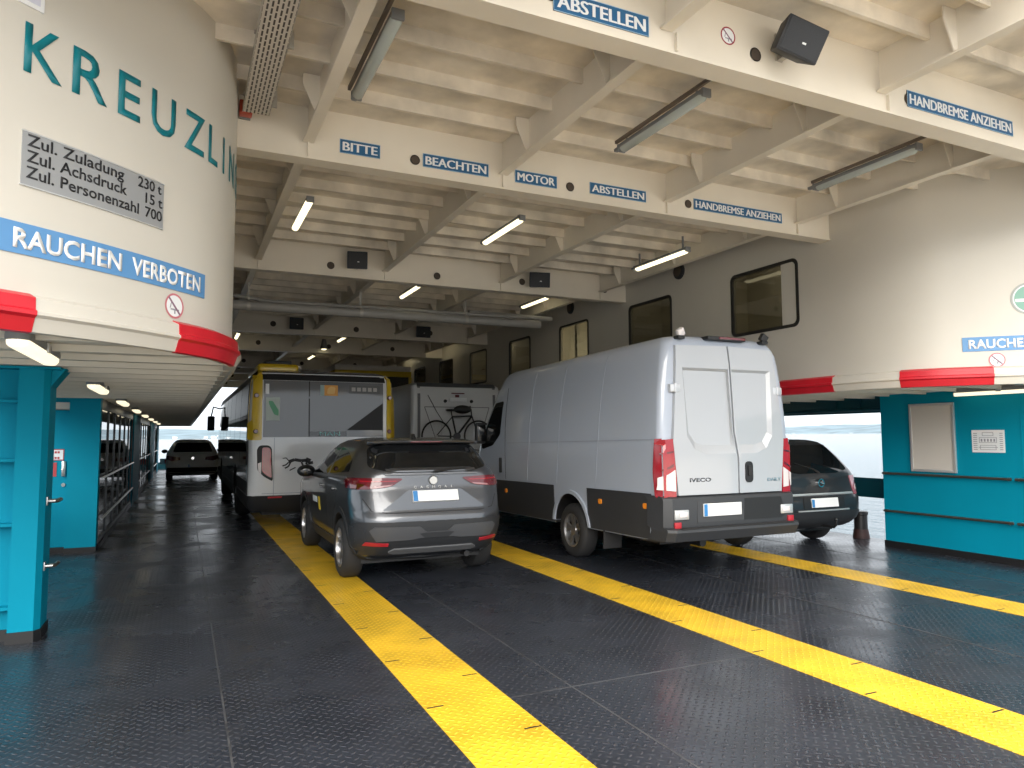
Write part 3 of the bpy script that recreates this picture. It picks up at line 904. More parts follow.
# ---- loudspeakers
def speaker(x, y, z, sz, label, turn=0.0, tilt=0.25, mt='speaker_blue', roll=0.0):
    t = thing('loudspeaker', label, 'loudspeaker', (x, y, z))
    w, h, d = sz
    b = B()
    fr = [(-w / 2, -d, -h * .46), (w / 2, -d, -h * .46), (w / 2, -d, h * .5), (-w / 2, -d, h * .5)]
    bk = [(-w * .36, 0, -h * .36), (w * .36, 0, -h * .36), (w * .36, 0, h * .42), (-w * .36, 0, h * .42)]
    a = [b.bm.verts.new(p) for p in fr]; c = [b.bm.verts.new(p) for p in bk]
    b.bm.faces.new(a); b.bm.faces.new(c[::-1])
    for i in range(4): b.bm.faces.new((a[i], c[i], c[(i + 1) % 4], a[(i + 1) % 4]))
    R = Matrix.Rotation(turn, 4, 'Z') @ Matrix.Rotation(tilt, 4, 'X') @ Matrix.Rotation(roll, 4, 'Y')
    off = Matrix.Translation((0, -0.10, 0))
    for v in b.bm.verts: v.co = off @ R @ v.co
    obj('cabinet', b, M[mt], t, bevel=0.012)
    g = B().box(-w * .44, w * .44, -d - 0.006, -d + 0.002, -h * .40, h * .44)
    for v in g.bm.verts: v.co = off @ R @ v.co
    obj('grille', g, M['grille'], t)
    g = B().box(w * .0, w * .09, -d - 0.009, -d - 0.004, -h * .10, -h * .05)
    for v in g.bm.verts: v.co = off @ R @ v.co
    obj('badge', g, M['alu'], t)
    br = B().box(-0.03, 0.03, -0.012, 0.0, -h * .32, h * .5).box(-0.02, 0.02, -0.14, -0.011, h * .46, h * .5).box(-0.02, 0.02, -0.14, -0.011, -h * .32, -h * .29)
    obj('bracket', br, M['galv'], t)
M['grille'] = mat('speaker grille', (0.024, 0.027, 0.033), 0.6, bump=0.4, bscale=200)
speaker(3.88, Y1 - 0.002, 4.435, (0.33, 0.25, 0.20), 'black loudspeaker on the nearest beam right of the no smoking sticker', -0.30, 0.38, 'speaker', 0.30)
b3 = 11.298
speaker(2.47, b3, 4.43, (0.32, 0.29, 0.2), 'black loudspeaker on the third beam, left of centre girder', -0.2, 0.1)
speaker(5.72, b3, 4.41, (0.38, 0.28, 0.2), 'black loudspeaker on the third beam above the van roof', -0.25, 0.1)
speaker(2.47, 18.148, 4.43, (0.34, 0.30, 0.2), 'dark loudspeaker on the fourth beam, the left one of two there', 0, 0.1)
speaker(5.72, 18.148, 4.41, (0.40, 0.31, 0.2), 'dark loudspeaker on the fourth beam, the right one of two there', 0, 0.1)
# round dark horn loudspeakers high on the right wall
for y, lb in ((9.66, 'round dark vent disc high on the right wall left of first window'), (13.42, 'round dark vent disc high on the right wall farther ahead')):
    t = thing('wall_disc', lb, 'vent', (XW1, y, 4.45))
    obj('rim', B().lathe([(-0.05, 0.10), (-0.03, 0.135), (0.0, 0.14)], (0, 0, 0), 'x', 28), M['speaker'], t, smooth=50)
    obj('mesh_cover', B().lathe([(-0.065, 0.04), (-0.05, 0.098), (-0.04, 0.10)], (0, 0, 0), 'x', 28), M['hole'], t, smooth=50)

M['rail_brown'] = mat('brown mounting rail', (0.16, 0.13, 0.105), 0.6)
# ---- deck lights
def deck_light(x, y, ln, z, lit, label, group):
    t = thing('deck_light', label, 'light', (x, y, z), 0, group)
    L2 = ln / 2
    obj('housing', B().box(-0.042, 0.042, -L2, L2, 0.010, 0.055), M['lamp_house'], t, bevel=0.006)
    d = B(); n = 10; rr = []
    for yy, s in ((-L2 + .02, .6), (-L2 + .05, 1), (L2 - .05, 1), (L2 - .02, .6)):
        rr.append([d.bm.verts.new((0.046 * s * math.cos(PI + PI * k / n), yy, 0.012 + 0.046 * s * math.sin(PI + PI * k / n))) for k in range(n + 1)])
    for a, c in zip(rr, rr[1:]):
        for k in range(n): d.bm.faces.new((a[k], a[k + 1], c[k + 1], c[k]))
    for q in (rr[0], rr[-1]): d.bm.faces.new(q)
    obj('diffuser', d, M['lamp_lit' if lit else 'lamp_off'], t, smooth=50)
    for s in (-1, 1):
        obj('hanger', B().box(-0.012, 0.012, s * (L2 - .11) - .01, s * (L2 - .11) + .01, 0.05, min(0.24, 4.56 - z)), M['lamp_house'], t)
        obj('end_cap', B().box(-0.046, 0.046, s * L2 - .012, s * L2 + 0.012, -0.018, 0.058), M['lamp_house'], t, bevel=0.006)
    obj('junction', B().box(-0.02, 0.02, L2 - .02, L2 + .10, 0.02, 0.05), M['lamp_house'], t)
    if not lit:
        obj('mounting_rail', B().box(-0.075, -0.05, -L2 - .35, L2, 0.055, 0.085), M['rail_brown'], t)
    return t
for x, lb in ((1.25, 'unlit grey strip light on the near ceiling, left one by the post'), (3.90, 'unlit grey strip light on the near ceiling, middle one of three'), (6.58, 'unlit grey strip light on the near ceiling, right one over the van')):
    deck_light(x, 5.14, 1.27, 4.475, False, lb, 'unlit strip lights in the first bay')
for x, y, z, lb in ((1.32, 9.25, 4.475, 'lit strip light behind the second beam, left one of three'), (3.97, 8.85, 4.475, 'lit strip light behind the second beam, middle one of three'), (6.56, 8.70, 4.30, 'lit strip light behind the second beam, above the white van')):
    deck_light(x, y, 1.3, z, True, lb, 'lit strip lights in the second bay')
for x, y, lb in ((3.99, 13.35, 'lit strip light just past the third beam, the middle one'), (6.75, 13.35, 'lit strip light just past the third beam, near the right wall')):
    deck_light(x, y, 1.25, 4.475, True, lb, 'lit strip lights past the third beam')
for x, y, lb in ((1.32, 21.1, 'small lit strip light past fourth beam, left beside the curved wall'), (4.14, 20.6, 'small lit strip light past fourth beam, middle one above the bus'), (7.26, 21.2, 'small lit strip light past fourth beam, right one'), (7.4, 25.8, 'tiny lit strip light far ahead near the right wall'), (4.1, 25.8, 'tiny lit strip light far ahead over the bus roof'), (7.36, 33.3, 'farthest lit strip light near the right wall')):
    deck_light(x, y, 1.25, 4.475, True, lb, 'lit strip lights far ahead')
t = thing('ceiling_spot', 'tiny round lit ceiling spot over the bus roof', 'light', (3.83, 21.8, 4.30))
obj('rim', B().lathe([(0, 0.10), (0.03, 0.11), (0.40, 0.03)], (0, 0, 0), 'z', 20), M['lamp_house'], t, smooth=40)
obj('lens', B().lathe([(-0.03, 0.05), (0.0, 0.085)], (0, 0, 0), 'z', 20), M['lamp_lit'], t, smooth=40)

# bulkhead lights in the side passages
def bulkhead(x, y, ln, label, z=SOF - 0.035):
    t = thing('passage_light', label, 'light', (x, y, z), 0, 'oval lights along the passages')
    L2 = ln / 2
    def capsule(w, zz):
        pts = []
        for sgn, cy in ((1, L2 - w), (-1, -L2 + w)):
            for k in range(9):
                a = (0 if sgn > 0 else PI) + PI * k / 8
                pts.append((w * math.cos(a), cy + w * math.sin(a), zz))
        return pts
    b = B()
    rings = [[b.bm.verts.new(p) for p in capsule(w, zz)] for w, zz in ((0.06, 0.03), (0.068, 0.0), (0.066, -0.02), (0.06, -0.028))]
    for a, c in zip(rings, rings[1:]):
        for k in range(len(a)): b.bm.faces.new((a[k], a[(k + 1) % len(a)], c[(k + 1) % len(a)], c[k]))
    b.bm.faces.new(rings[0]); b.bm.faces.new(rings[-1])
    obj('housing', b, M['lamp_house'], t, smooth=40)
    b = B()
    rings = [[b.bm.verts.new(p) for p in capsule(w, zz)] for w, zz in ((0.058, -0.027), (0.055, -0.052), (0.035, -0.07))]
    for a, c in zip(rings, rings[1:]):
        for k in range(len(a)): b.bm.faces.new((a[k], a[(k + 1) % len(a)], c[(k + 1) % len(a)], c[k]))
    b.bm.faces.new(rings[-1])
    obj('diffuser', b, M['lamp_pass'], t, smooth=50)
    [obj('clip', B().box(s * .07 - .006, s * .07 + .006, -0.03, 0.03, -0.04, 0.02), M['alu'], t) for s in (-1, 1)]
M['lamp_pass'] = emit('warm lit passage diffuser', (1.0, 0.87, 0.60), 0.45)
for i, (y, lb) in enumerate(((5.25, 'oval lit passage light nearest the camera, top left'), (8.95, 'second oval lit passage light on the left soffit, above the teal door'), (12.5, 'third oval lit passage light, where the left glazing begins'), (16.1, 'fourth oval lit passage light along the left glazing'), (19.7, 'fifth oval lit passage light above the second teal pier'), (23.3, 'sixth oval lit passage light, small and far on the left'), (26.9, 'seventh oval lit passage light, tiny and far on the left'), (30.5, 'farthest oval lit passage light on the left'))):
    bulkhead(-0.85, y, 1.15, lb)
bulkhead(9.27, 5.42, 1.2, 'long lit passage light above the right teal wall')
bulkhead(9.0, 10.2, 1.2, 'short lit passage light above the dark estate car')

# ---- cable tray, alarm beacon, pipes
t = thing('cable_tray', 'perforated pale cable tray under the ceiling beside the left curved wall', 'tray', (0.5, 2.4, 4.42))
def slot_mat():
    m, t_, p = nodes('perforated tray sheet'); N = t_.nodes; L = t_.links
    co = N.new('ShaderNodeTexCoord'); br = N.new('ShaderNodeTexBrick')
    mp = N.new('ShaderNodeMapping'); mp.inputs['Rotation'].default_value = (0, 0, PI / 2)
    L.new(co.outputs['Object'], mp.inputs[0]); L.new(mp.outputs[0], br.inputs['Vector'])
    br.inputs['Color1'].default_value = (0.05, 0.04, 0.035, 1); br.inputs['Color2'].default_value = (0.07, 0.06, 0.05, 1)
    br.inputs['Mortar'].default_value = (0.55, 0.51, 0.45, 1)
    br.inputs['Scale'].default_value = 1.0; br.inputs['Brick Width'].default_value = 0.085; br.inputs['Row Height'].default_value = 0.031
    br.inputs['Mortar Size'].default_value = 0.0095; br.inputs['Mortar Smooth'].default_value = 0.1
    L.new(br.outputs[0], p.inputs['Base Color']); p.inputs['Roughness'].default_value = 0.5
    return m
M['tray'] = slot_mat()
obj('tray_base', B().box(-0.105, 0.105, 0, 3.9, 0, 0.004), M['tray'], t)
[obj('side_rail', B().box(s * .1075 - .0025, s * .1075 + .0025, 0, 3.9, -0.004, 0.06), M['galv'], t) for s in (-1, 1)]
for yy in (0.6, 1.7, 2.7, 3.7): obj('hanger', B().box(0.11, 0.15, yy, yy + 0.03, 0.0, 0.14).box(-0.12, 0.12, yy, yy + 0.03, 0.06, 0.075), M['galv'], t)
t = thing('alarm_beacon', 'small red alarm beacon on the second beam beside the curved wall', 'beacon', (0.42, 6.54, 4.51))
obj('lens', B().box(-0.05, 0.06, -0.14, -0.03, -0.055, 0.065), M['beacon_red'] if 'beacon_red' in M else mat('dull red lens', (0.42, 0.06, 0.035), 0.3), t, bevel=0.012)
obj('base', B().box(-0.04, 0.05, -0.03, 0.0, -0.06, 0.06), M['lamp_house'], t)
# big pipes crossing under the ceiling past the third beam
def pipe(path, r, label, mt='pipe_grey'):
    P = [Vector(p) for p in path]; o0 = P[0]
    t = thing('overhead_pipe', label, 'pipe', o0)
    obj('pipe', B().tube([p - o0 for p in P], r, 16), M[mt], t, smooth=40)
    for a, q in zip(P, P[1:]):
        for gx in (0.977, 2.947, 5.037):
            if not (a.x < gx < q.x): continue
            m = a.lerp(q, (gx - a.x) / (q.x - a.x)) - o0
            d = (q - a).normalized() * 0.03
            c = B().tube([m - d, m + d], r * 1.14, 16)
            c.box(m.x - .01, m.x + .01, m.y - .01, m.y + .01, m.z + r * .9, GZ - 0.018 - o0.z)
            obj('pipe_clamp', c, M['galv'], t, smooth=40)
pipe([(0.38, 13.0, 3.92), (6.68, 13.0, 3.945)], 0.085, 'thick grey pipe crossing under the ceiling past the third beam')
pipe([(0.38, 13.1, 4.11), (0.8, 13.1, 4.10), (1.35, 13.1, 4.04), (5.2, 13.1, 4.08), (6.3, 13.1, 4.09)], 0.035, 'thin grey pipe running above the thick pipe past the third beam')
pipe([(5.2, 13.25, 4.14), (7.1, 13.25, 4.13)], 0.05, 'short grey pipe ending at the right wall above the windows')
# signs on the left passage door
def door_sign(x0, x1, z0, z1, label, red):
    t = thing('door_sign', label, 'sign', ((x0 + x1) / 2, 11.97, (z0 + z1) / 2))
    w, h = x1 - x0, z1 - z0
    obj('plate', B().box(-w / 2, w / 2, -0.006, 0, -h / 2, h / 2), M['red_sign'] , t)
    if red:
        b = B().tube([(0.02, -0.008, -0.07), (-0.03, -0.008, 0.0), (0.0, -0.008, 0.05), (0.04, -0.008, 0.07)], 0.012, 6)
        obj('pictogram', b, M['white'], t)
    else:
        obj('panel', B().box(-w / 2 + .012, w / 2 - .012, -0.009, -0.005, -h / 2 + .012, h / 2 - .012), M['paper'], t)
        b = B()
        for k in range(2):
            z = 0.035 - k * 0.08
            for q in range(6): b.box(-w / 2 + 0.03 + q * 0.035, -w / 2 + 0.056 + q * 0.035, -0.011, -0.008, z - 0.015, z + 0.015)
        obj('lettering', b, M['red_sign'], t)
M['red_sign'] = mat('fire sign red', (0.45, 0.05, 0.06), 0.45)
door_sign(-1.82, -1.535, 1.31, 1.47, 'white notice with red print on the teal passage door', False)
door_sign(-1.82, -1.62, 1.08, 1.28, 'small red square sign under the white notice on the teal door', True)

# ================================================================== VEHICLES
def hull(levels, bow=0.03, fbow=0.12, nside=22, zmap=None, barrel=0.0):
    """stack of plan outlines: (z, y_rear, y_front, half width, rear corner rx, ry, front corner rx, ry)"""
    bm = bmesh.new(); loops = []
    for L_ in levels:
        z, yr, yf, hw, rx, ry, fx, fy = (list(L_) + [None] * 8)[:8]
        rx = 0.3 if rx is None else rx; ry = 0.2 if ry is None else ry
        fx = 0.4 if fx is None else fx; fy = 0.4 if fy is None else fy
        h = []
        ex = hw - rx
        for i in range(6):
            x = ex * i / 6; h.append((x, yr + bow * (x / hw) ** 2))
        yb = yr + bow * (ex / hw) ** 2
        for i in range(9):
            a = PI / 2 * i / 8; h.append((ex + rx * math.sin(a), yb + ry * (1 - math.cos(a))))
        y0 = yb + ry; ef = hw - fx; yfb = yf - fbow * (ef / hw) ** 2; y1 = yfb - fy
        for i in range(1, nside):
            t = i / nside; h.append((hw + barrel * 4 * t * (1 - t), y0 + (y1 - y0) * t))
        for i in range(9):
            a = PI / 2 * i / 8; h.append((ef + fx * math.cos(a), y1 + fy * math.sin(a)))
        for i in range(5, -1, -1):
            x = ef * i / 6; h.append((x, yf - fbow * (x / hw) ** 2))
        full = h + [(-x, y) for (x, y) in h[-2:0:-1]]
        loops.append([bm.verts.new((x, y, zmap(y, z) if zmap else z)) for (x, y) in full])
    for a, c in zip(loops, loops[1:]):
        n = len(a)
        for k in range(n): bm.faces.new((a[k], a[(k + 1) % n], c[(k + 1) % n], c[k]))
    def cap(lp, flip):
        n = len(lp); h = n // 2
        for i in range(h):
            j0, j1 = i, i + 1
            a, b_, c, d = lp[j0], lp[j1], lp[(n - j1) % n], lp[(n - j0) % n]
            vs = [a, b_] + ([c] if c is not b_ and c is not a else []) + ([d] if d is not a and d is not b_ and d is not c else [])
            if len(vs) >= 3: bm.faces.new(vs[::-1] if flip else vs)
    cap(loops[0], True); cap(loops[-1], False)
    bmesh.ops.recalc_face_normals(bm, faces=bm.faces[:])
    return bm

def body(name, bm, mt, parent, cutters=(), smooth=35, well=None):
    """link the hull, cut the wheel wells out of it, return object and ray tree of the uncut skin"""
    tree = BVHTree.FromBMesh(bm)
    o = obj(name, bm, mt, None, smooth=smooth)
    if cutters:
        o.data.materials.append(M['black'])
        tmp = []
        for (x0, x1, y, z, r) in cutters:
            b = B().lathe([(x0, r), (x1, r)], (0, y, z), 'x', 40)
            c = obj('cutter', b, M['black']); tmp.append(c)
            md = o.modifiers.new('cut', 'BOOLEAN'); md.object = c; md.operation = 'DIFFERENCE'; md.solver = 'EXACT'
            md.material_mode = 'TRANSFER'
        dg = bpy.context.evaluated_depsgraph_get(); dg.update()
        me = bpy.data.meshes.new_from_object(o.evaluated_get(dg))
        o.modifiers.clear()
        old = o.data; o.data = me; bpy.data.meshes.remove(old)
        me.name = name
        me.set_sharp_from_angle(angle=math.radians(smooth))
        for c in tmp:
            m_ = c.data; bpy.data.objects.remove(c); bpy.data.meshes.remove(m_)
    o.parent = parent
    return o, tree

AX = {'rear': (lambda u, v: (Vector((u, -6, v)), Vector((0, 1, 0)))),
      'left': (lambda u, v: (Vector((-6, u, v)), Vector((1, 0, 0)))),
      'right': (lambda u, v: (Vector((6, u, v)), Vector((-1, 0, 0)))),
      'front': (lambda u, v: (Vector((u, 30, v)), Vector((0, -1, 0)))),
      'top': (lambda u, v: (Vector((u, v, 9)), Vector((0, 0, -1))))}

def patch(tree, pts, axis, name, mt, parent, off=0.006, grid=0.07, smooth=30, base=0.006):
    """panel cut to a 2d outline and laid onto the hull"""
    bm = bmesh.new()
    bm.faces.new([bm.verts.new((u, v, 0)) for (u, v) in pts])
    us = [p[0] for p in pts]; vs = [p[1] for p in pts]
    for k in range(1, int((max(us) - min(us)) / grid) + 1):
        bmesh.ops.bisect_plane(bm, geom=bm.verts[:] + bm.edges[:] + bm.faces[:], plane_co=(min(us) + k * grid, 0, 0), plane_no=(1, 0, 0))
    for k in range(1, int((max(vs) - min(vs)) / grid) + 1):
        bmesh.ops.bisect_plane(bm, geom=bm.verts[:] + bm.edges[:] + bm.faces[:], plane_co=(0, min(vs) + k * grid, 0), plane_no=(0, 1, 0))
    nm = {}
    for v in bm.verts:
        o, d = AX[axis](v.co.x, v.co.y)
        uv = (v.co.x, v.co.y)
        hit, n, _, _ = tree.ray_cast(o, d)
        if hit is None:
            p = o + d * 6
            hit, n, _, _ = tree.find_nearest(p)
        if n.dot(d) > 0: n = -n
        v.co = hit - n * base
        k_ = off(*uv) if callable(off) else off
        nm[(round(v.co.x, 5), round(v.co.y, 5), round(v.co.z, 5))] = n * (base + k_)
    r = bmesh.ops.extrude_face_region(bm, geom=bm.faces[:])
    for e in r['geom']:
        if isinstance(e, bmesh.types.BMVert):
            w = nm.get((round(e.co.x, 5), round(e.co.y, 5), round(e.co.z, 5)))
            if w is not None: e.co = e.co + w
    return obj(name, bm, mt, parent, smooth=smooth)

def rpoly(pts, r, k=4):
    """polygon with rounded corners"""
    out = []; n = len(pts)
    for i in range(n):
        p0, p1, p2 = Vector(pts[i - 1]), Vector(pts[i]), Vector(pts[(i + 1) % n])
        a, c = (p0 - p1), (p2 - p1)
        d = min(r, a.length * .45, c.length * .45)
        a = p1 + a.normalized() * d; c = p1 + c.normalized() * d
        for j in range(k + 1):
            t = j / k
            q = a.lerp(p1, t).lerp(p1.lerp(c, t), t)
            out.append((q.x, q.y))
    return out
def mir(pts): return [(-u, v) for (u, v) in pts[::-1]]
def ring_pts(cy, cz, r0, r1, a0, a1, k=18):
    o = [(cy + r1 * math.cos(math.radians(a0 + (a1 - a0) * i / k)), cz + r1 * math.sin(math.radians(a0 + (a1 - a0) * i / k))) for i in range(k + 1)]
    i_ = [(cy + r0 * math.cos(math.radians(a0 + (a1 - a0) * i / k)), cz + r0 * math.sin(math.radians(a0 + (a1 - a0) * i / k))) for i in range(k, -1, -1)]
    return o + i_

def wheel(parent, x, y, R, W, side, rim='five', rimmat='chrome_dull', rr=0.66):
    """x = outer face; side -1 left, +1 right"""
    s = side
    prof = [(0, R * rr), (0.012, R * (rr + .1)), (0.004, R * .86), (-0.018, R * .96), (-0.05, R), (-W + 0.05, R), (-W + 0.018, R * .96), (-W, R * .85), (-W + .01, R * rr)]
    w = obj('wheel', B().lathe([(a * s, r) for a, r in prof], (x, y, R), 'x', 44, closed=True), M['rubber'], parent, smooth=35)
    b = B()
    b.lathe([(-0.004 * s, R * rr * 1.01), (-0.004 * s, R * rr * .92), (-0.05 * s, R * rr * .88), (-W * .8 * s, R * rr * .86), (-W * .8 * s, R * rr)], (x, y, R), 'x', 40, closed=True)
    n = {'five': 5, 'ten': 10, 'steel': 9}[rim]
    for i in range(n):
        a = 2 * PI * i / n + 0.2
        for da in ((-0.16, 0.16) if rim == 'five' else (0,)):
            c0, c1 = a + da * 0.6, a + da * 1.15
            hw = 0.020 if rim != 'steel' else 0.034
            pa = Vector((0, math.cos(c0), math.sin(c0))) * R * .12; pb = Vector((0, math.cos(c1), math.sin(c1))) * R * rr * .93
            t = Vector((0, -math.sin(a), math.cos(a))) * hw
            x0 = Vector((x - 0.035 * s, y, R)); x1 = Vector((x - 0.022 * s, y, R))
            b.prism([x0 + pa - t, x0 + pa + t, x1 + pb + t, x1 + pb - t], (-0.03 * s, 0, 0))
    b.lathe([(-0.022 * s, R * .07), (-0.026 * s, R * .19), (-0.07 * s, R * .21)], (x, y, R), 'x', 20)
    obj('rim', b, M[rimmat], w, smooth=35)
    obj('brake_disc', B().lathe([(-0.08 * s, R * rr * .85), (-0.10 * s, R * rr * .85)], (x, y, R), 'x', 28), M['black'], w)
    return w

def rear_plate(tree, cx, z0, z1, w, parent, off=0.012, tilt=None):
    p = patch(tree, [(cx - w / 2, z0), (cx + w / 2, z0), (cx + w / 2, z1), (cx - w / 2, z1)], 'rear', 'number_plate', M['plate_white'], parent, off, grid=0.3)
    e = patch(tree, [(cx - w / 2 + .004, z0 + .004), (cx - w / 2 + .048, z0 + .004), (cx - w / 2 + .048, z1 - .004), (cx - w / 2 + .004, z1 - .004)], 'rear', 'blue_band', M['eu_blue'], p, off + 0.002, grid=0.3)
    e['label'] = 'blue band with pale mark'
    return p
def rear_text(tree, text, cx, z, w, h, name, mt, parent, off=0.01, bold=0.015, axis='rear', yref=None):
    b = text_bm(text, w=w, h=h, bold=bold)
    thicken(b.bm, (0, -0.004, 0))
    for v in b.bm.verts:
        o, d = AX['rear'](cx - w / 2 + v.co.x, z + v.co.z)
        hit, n, _, _ = tree.ray_cast(o, d)
        v.co = hit - d * off + Vector((0, v.co.y, 0))
    return obj(name, b, mt, parent)

M['chrome_dull'] = mat('machined alloy', (0.50, 0.50, 0.51), 0.28, 0.9)
M['alloy_dark'] = mat('dark alloy', (0.09, 0.09, 0.095), 0.35, 0.7)
M['plate_white'] = mat('blank white plate', (0.80, 0.81, 0.82), 0.35)
M['eu_blue'] = mat('plate band blue', (0.03, 0.20, 0.48), 0.4)
M['car_grey'] = mat('gunmetal car paint', (0.105, 0.11, 0.12), 0.32, 0.78, coat=1.0)
M['clad'] = mat('dark grey bumper plastic', (0.026, 0.028, 0.032), 0.5)
M['clad_black'] = mat('black bumper plastic', (0.012, 0.013, 0.015), 0.55)
M['skid'] = mat('silver grey skid trim', (0.17, 0.175, 0.185), 0.4, 0.4)
M['lamp_red'] = mat('red lamp lens', (0.32, 0.010, 0.018), 0.12, coat=0.6)
M['lamp_dark_red'] = mat('dark red lamp lens', (0.12, 0.006, 0.012), 0.1, coat=0.8)
M['lamp_clear'] = mat('clear lamp lens', (0.66, 0.62, 0.62), 0.15, coat=0.6)
M['reflector'] = mat('red reflector', (0.38, 0.02, 0.03), 0.3)
M['orange'] = mat('orange marker lens', (0.75, 0.25, 0.02), 0.3)
M['van_white'] = mat('silver white van paint', (0.385, 0.43, 0.51), 0.30, 0.0, coat=0.9)  # body copy of the van paint, bluish reflected light put into its colour
M['van_door'] = mat('white van door paint', (0.39, 0.41, 0.44), 0.30, 0.0, coat=0.9)  # rear door copy of the same paint, toned for the light there
M['seam'] = mat('dark panel gap', (0.02, 0.02, 0.022), 0.7)

def door_gap(tree, pts, w, parent, mt='seam', off=0.0015, axis='left', name='door_gap'):
    for a, c in zip(pts, pts[1:]):
        a, c = Vector(a), Vector(c); d = (c - a).normalized(); n = Vector((-d.y, d.x)) * w / 2
        patch(tree, [tuple(a - n), tuple(c - n), tuple(c + n), tuple(a + n)], axis, name, M[mt], parent, off, grid=0.12, base=0.004)

M['clad_grey'] = mat('mid grey bumper insert', (0.060, 0.063, 0.070), 0.45)
M['lamp_pink'] = mat('pale pink lens', (0.40, 0.20, 0.21), 0.2, coat=0.5)
M['sticker_yellow'] = mat('yellow sticker', (0.75, 0.55, 0.03), 0.5)
# ------------------------------------------------------------------ grey crossover
def build_crossover():
    t = thing('crossover_car', 'dark grey crossover car parked behind the bus, left of the white van', 'car', (2.60, 7.58, 0))
    LV = [(0.22, .50, 4.05, .76, .2, .2), (0.33, .20, 4.28, .83, .38, .34), (0.42, .10, 4.36, .865, .42, .36), (0.50, .04, 4.40, .88, .44, .38), (0.60, .01, 4.42, .892, .46, .39), (0.70, .0, 4.425, .898, .46, .39),
          (0.76, .012, 4.42, .902, .46, .39), (0.80, .040, 4.41, .905, .45, .38), (0.83, .050, 4.40, .907, .44, .38), (0.92, .085, 4.34, .912, .42, .37), (1.02, .123, 4.15, .910, .40, .36), (1.07, .142, 3.75, .906, .38, .36),
          (1.10, .150, 3.42, .903, .33, .34), (1.16, .158, 3.20, .886, .31, .38), (1.20, .168, 3.12, .866, .29, .40), (1.25, .18, 3.03, .842, .27, .42), (1.32, .26, 2.91, .808, .26, .42), (1.40, .34, 2.75, .77, .25, .40),
          (1.48, .425, 2.56, .725, .25, .38), (1.54, .50, 2.38, .688, .27, .36), (1.585, .64, 2.15, .635, .3, .36), (1.61, .86, 1.92, .55, .3, .36), (1.622, 1.15, 1.7, .40, .25, .3)]
    RW, FW, R = 0.87, 3.52, 0.345
    bm = hull(LV, bow=0.035, fbow=0.25)
    cut = []
    for y in (RW, FW):
        cut += [(-1.2, -0.62, y, R + 0.01, R + 0.055), (0.62, 1.2, y, R + 0.01, R + 0.055)]
    bo, tr = body('body', bm, M['car_grey'], t, cut)
    # glass
    patch(tr, rpoly([(-.715, 1.285), (-.66, 1.50), (-.55, 1.532), (.55, 1.532), (.66, 1.50), (.715, 1.285), (.45, 1.225), (-.45, 1.225)], .05), 'rear', 'rear_window', M['glass_dark'], t, 0.004)
    obj('wiper', B().tube([(0.0, 0.12, 1.235), (0.20, 0.145, 1.262), (0.40, 0.17, 1.268)], [.014, .009, .006], 8), M['black'], t, smooth=40)
    for ax, s in (('left', -1), ('right', 1)):
        patch(tr, rpoly([(0.62, 1.23), (0.75, 1.36), (1.28, 1.475), (1.66, 1.50), (1.66, 1.17)], .03), ax, 'side_window', M['glass_dark'], t, 0.003)
        patch(tr, rpoly([(1.74, 1.165), (1.74, 1.50), (2.20, 1.485), (2.62, 1.33), (2.88, 1.135)], .03), ax, 'side_window', M['glass_dark'], t, 0.003)
        patch(tr, [(0.60, 1.155), (0.62, 1.178), (2.92, 1.128), (2.92, 1.105)], ax, 'window_trim', M['skid'], t, 0.008)
        # cladding
        for y in (RW, FW):
            patch(tr, ring_pts(y, R + 0.01, R + 0.05, R + 0.12, -28, 208), ax, 'arch_trim', M['clad'], t, 0.012)
        patch(tr, [(1.30, .24), (1.30, .40), (3.08, .40), (3.08, .24)], ax, 'sill_trim', M['clad'], t, 0.012)
        door_gap(tr, [(0.98, 1.15), (1.12, .85), (1.38, .60), (1.38, .41)], 0.008, t, axis=ax)
        door_gap(tr, [(1.70, 1.15), (1.72, .75), (1.78, .41)], 0.008, t, axis=ax)
        door_gap(tr, [(2.92, 1.12), (2.90, .75), (2.86, .41)], 0.008, t, axis=ax)
        for y in (1.30, 2.12):
            h = patch(tr, rpoly([(y - .11, .985), (y + .11, .98), (y + .11, 1.015), (y - .11, 1.02)], .015), ax, 'door_handle', M['car_grey'], t, 0.03, grid=0.2)
        # tail lamp: rear and side leaf
        sg = s
        pr = [(.36, 1.150), (.37, 1.162), (.60, 1.172), (.86, 1.168), (.90, 1.12), (.895, 1.045), (.72, 1.05), (.55, 1.066), (.47, 1.085)]
        pr = pr if s > 0 else mir(pr)
        la = patch(tr, pr, 'rear', 'tail_lamp', M['lamp_dark_red'], t, 0.014)
        pr = [(.42, 1.128), (.44, 1.140), (.80, 1.142), (.80, 1.128)]
        patch(tr, pr if s > 0 else mir(pr), 'rear', 'light_bar', M['lamp_red'], la, 0.020)
        pr = [(.50, 1.078), (.47, 1.095), (.66, 1.082), (.70, 1.060), (.66, 1.058)]
        patch(tr, pr if s > 0 else mir(pr), 'rear', 'clear_lens', M['lamp_pink'], la, 0.018)
        patch(tr, [(0.30, 1.055), (0.30, 1.165), (0.50, 1.165), (0.66, 1.145), (0.50, 1.06)], ax, 'tail_lamp', M['lamp_dark_red'], t, 0.014)
    # hatch: badge, lettering, sloping recess, plate
    door_gap(tr, [(-.90, 1.03), (-.79, .95), (-.71, .82), (-.55, .795), (.55, .795), (.71, .82), (.79, .95), (.90, 1.03)], 0.009, t, axis='rear', name='hatch_gap')
    patch(tr, [(-.55, 1.198), (-.55, 1.212), (.55, 1.212), (.55, 1.198)], 'rear', 'hatch_trim', M['skid'], t, 0.018)
    def slope(u, v): return 0.006 + 0.045 * max(0.0, min(1.0, (v - .825) / 0.19))
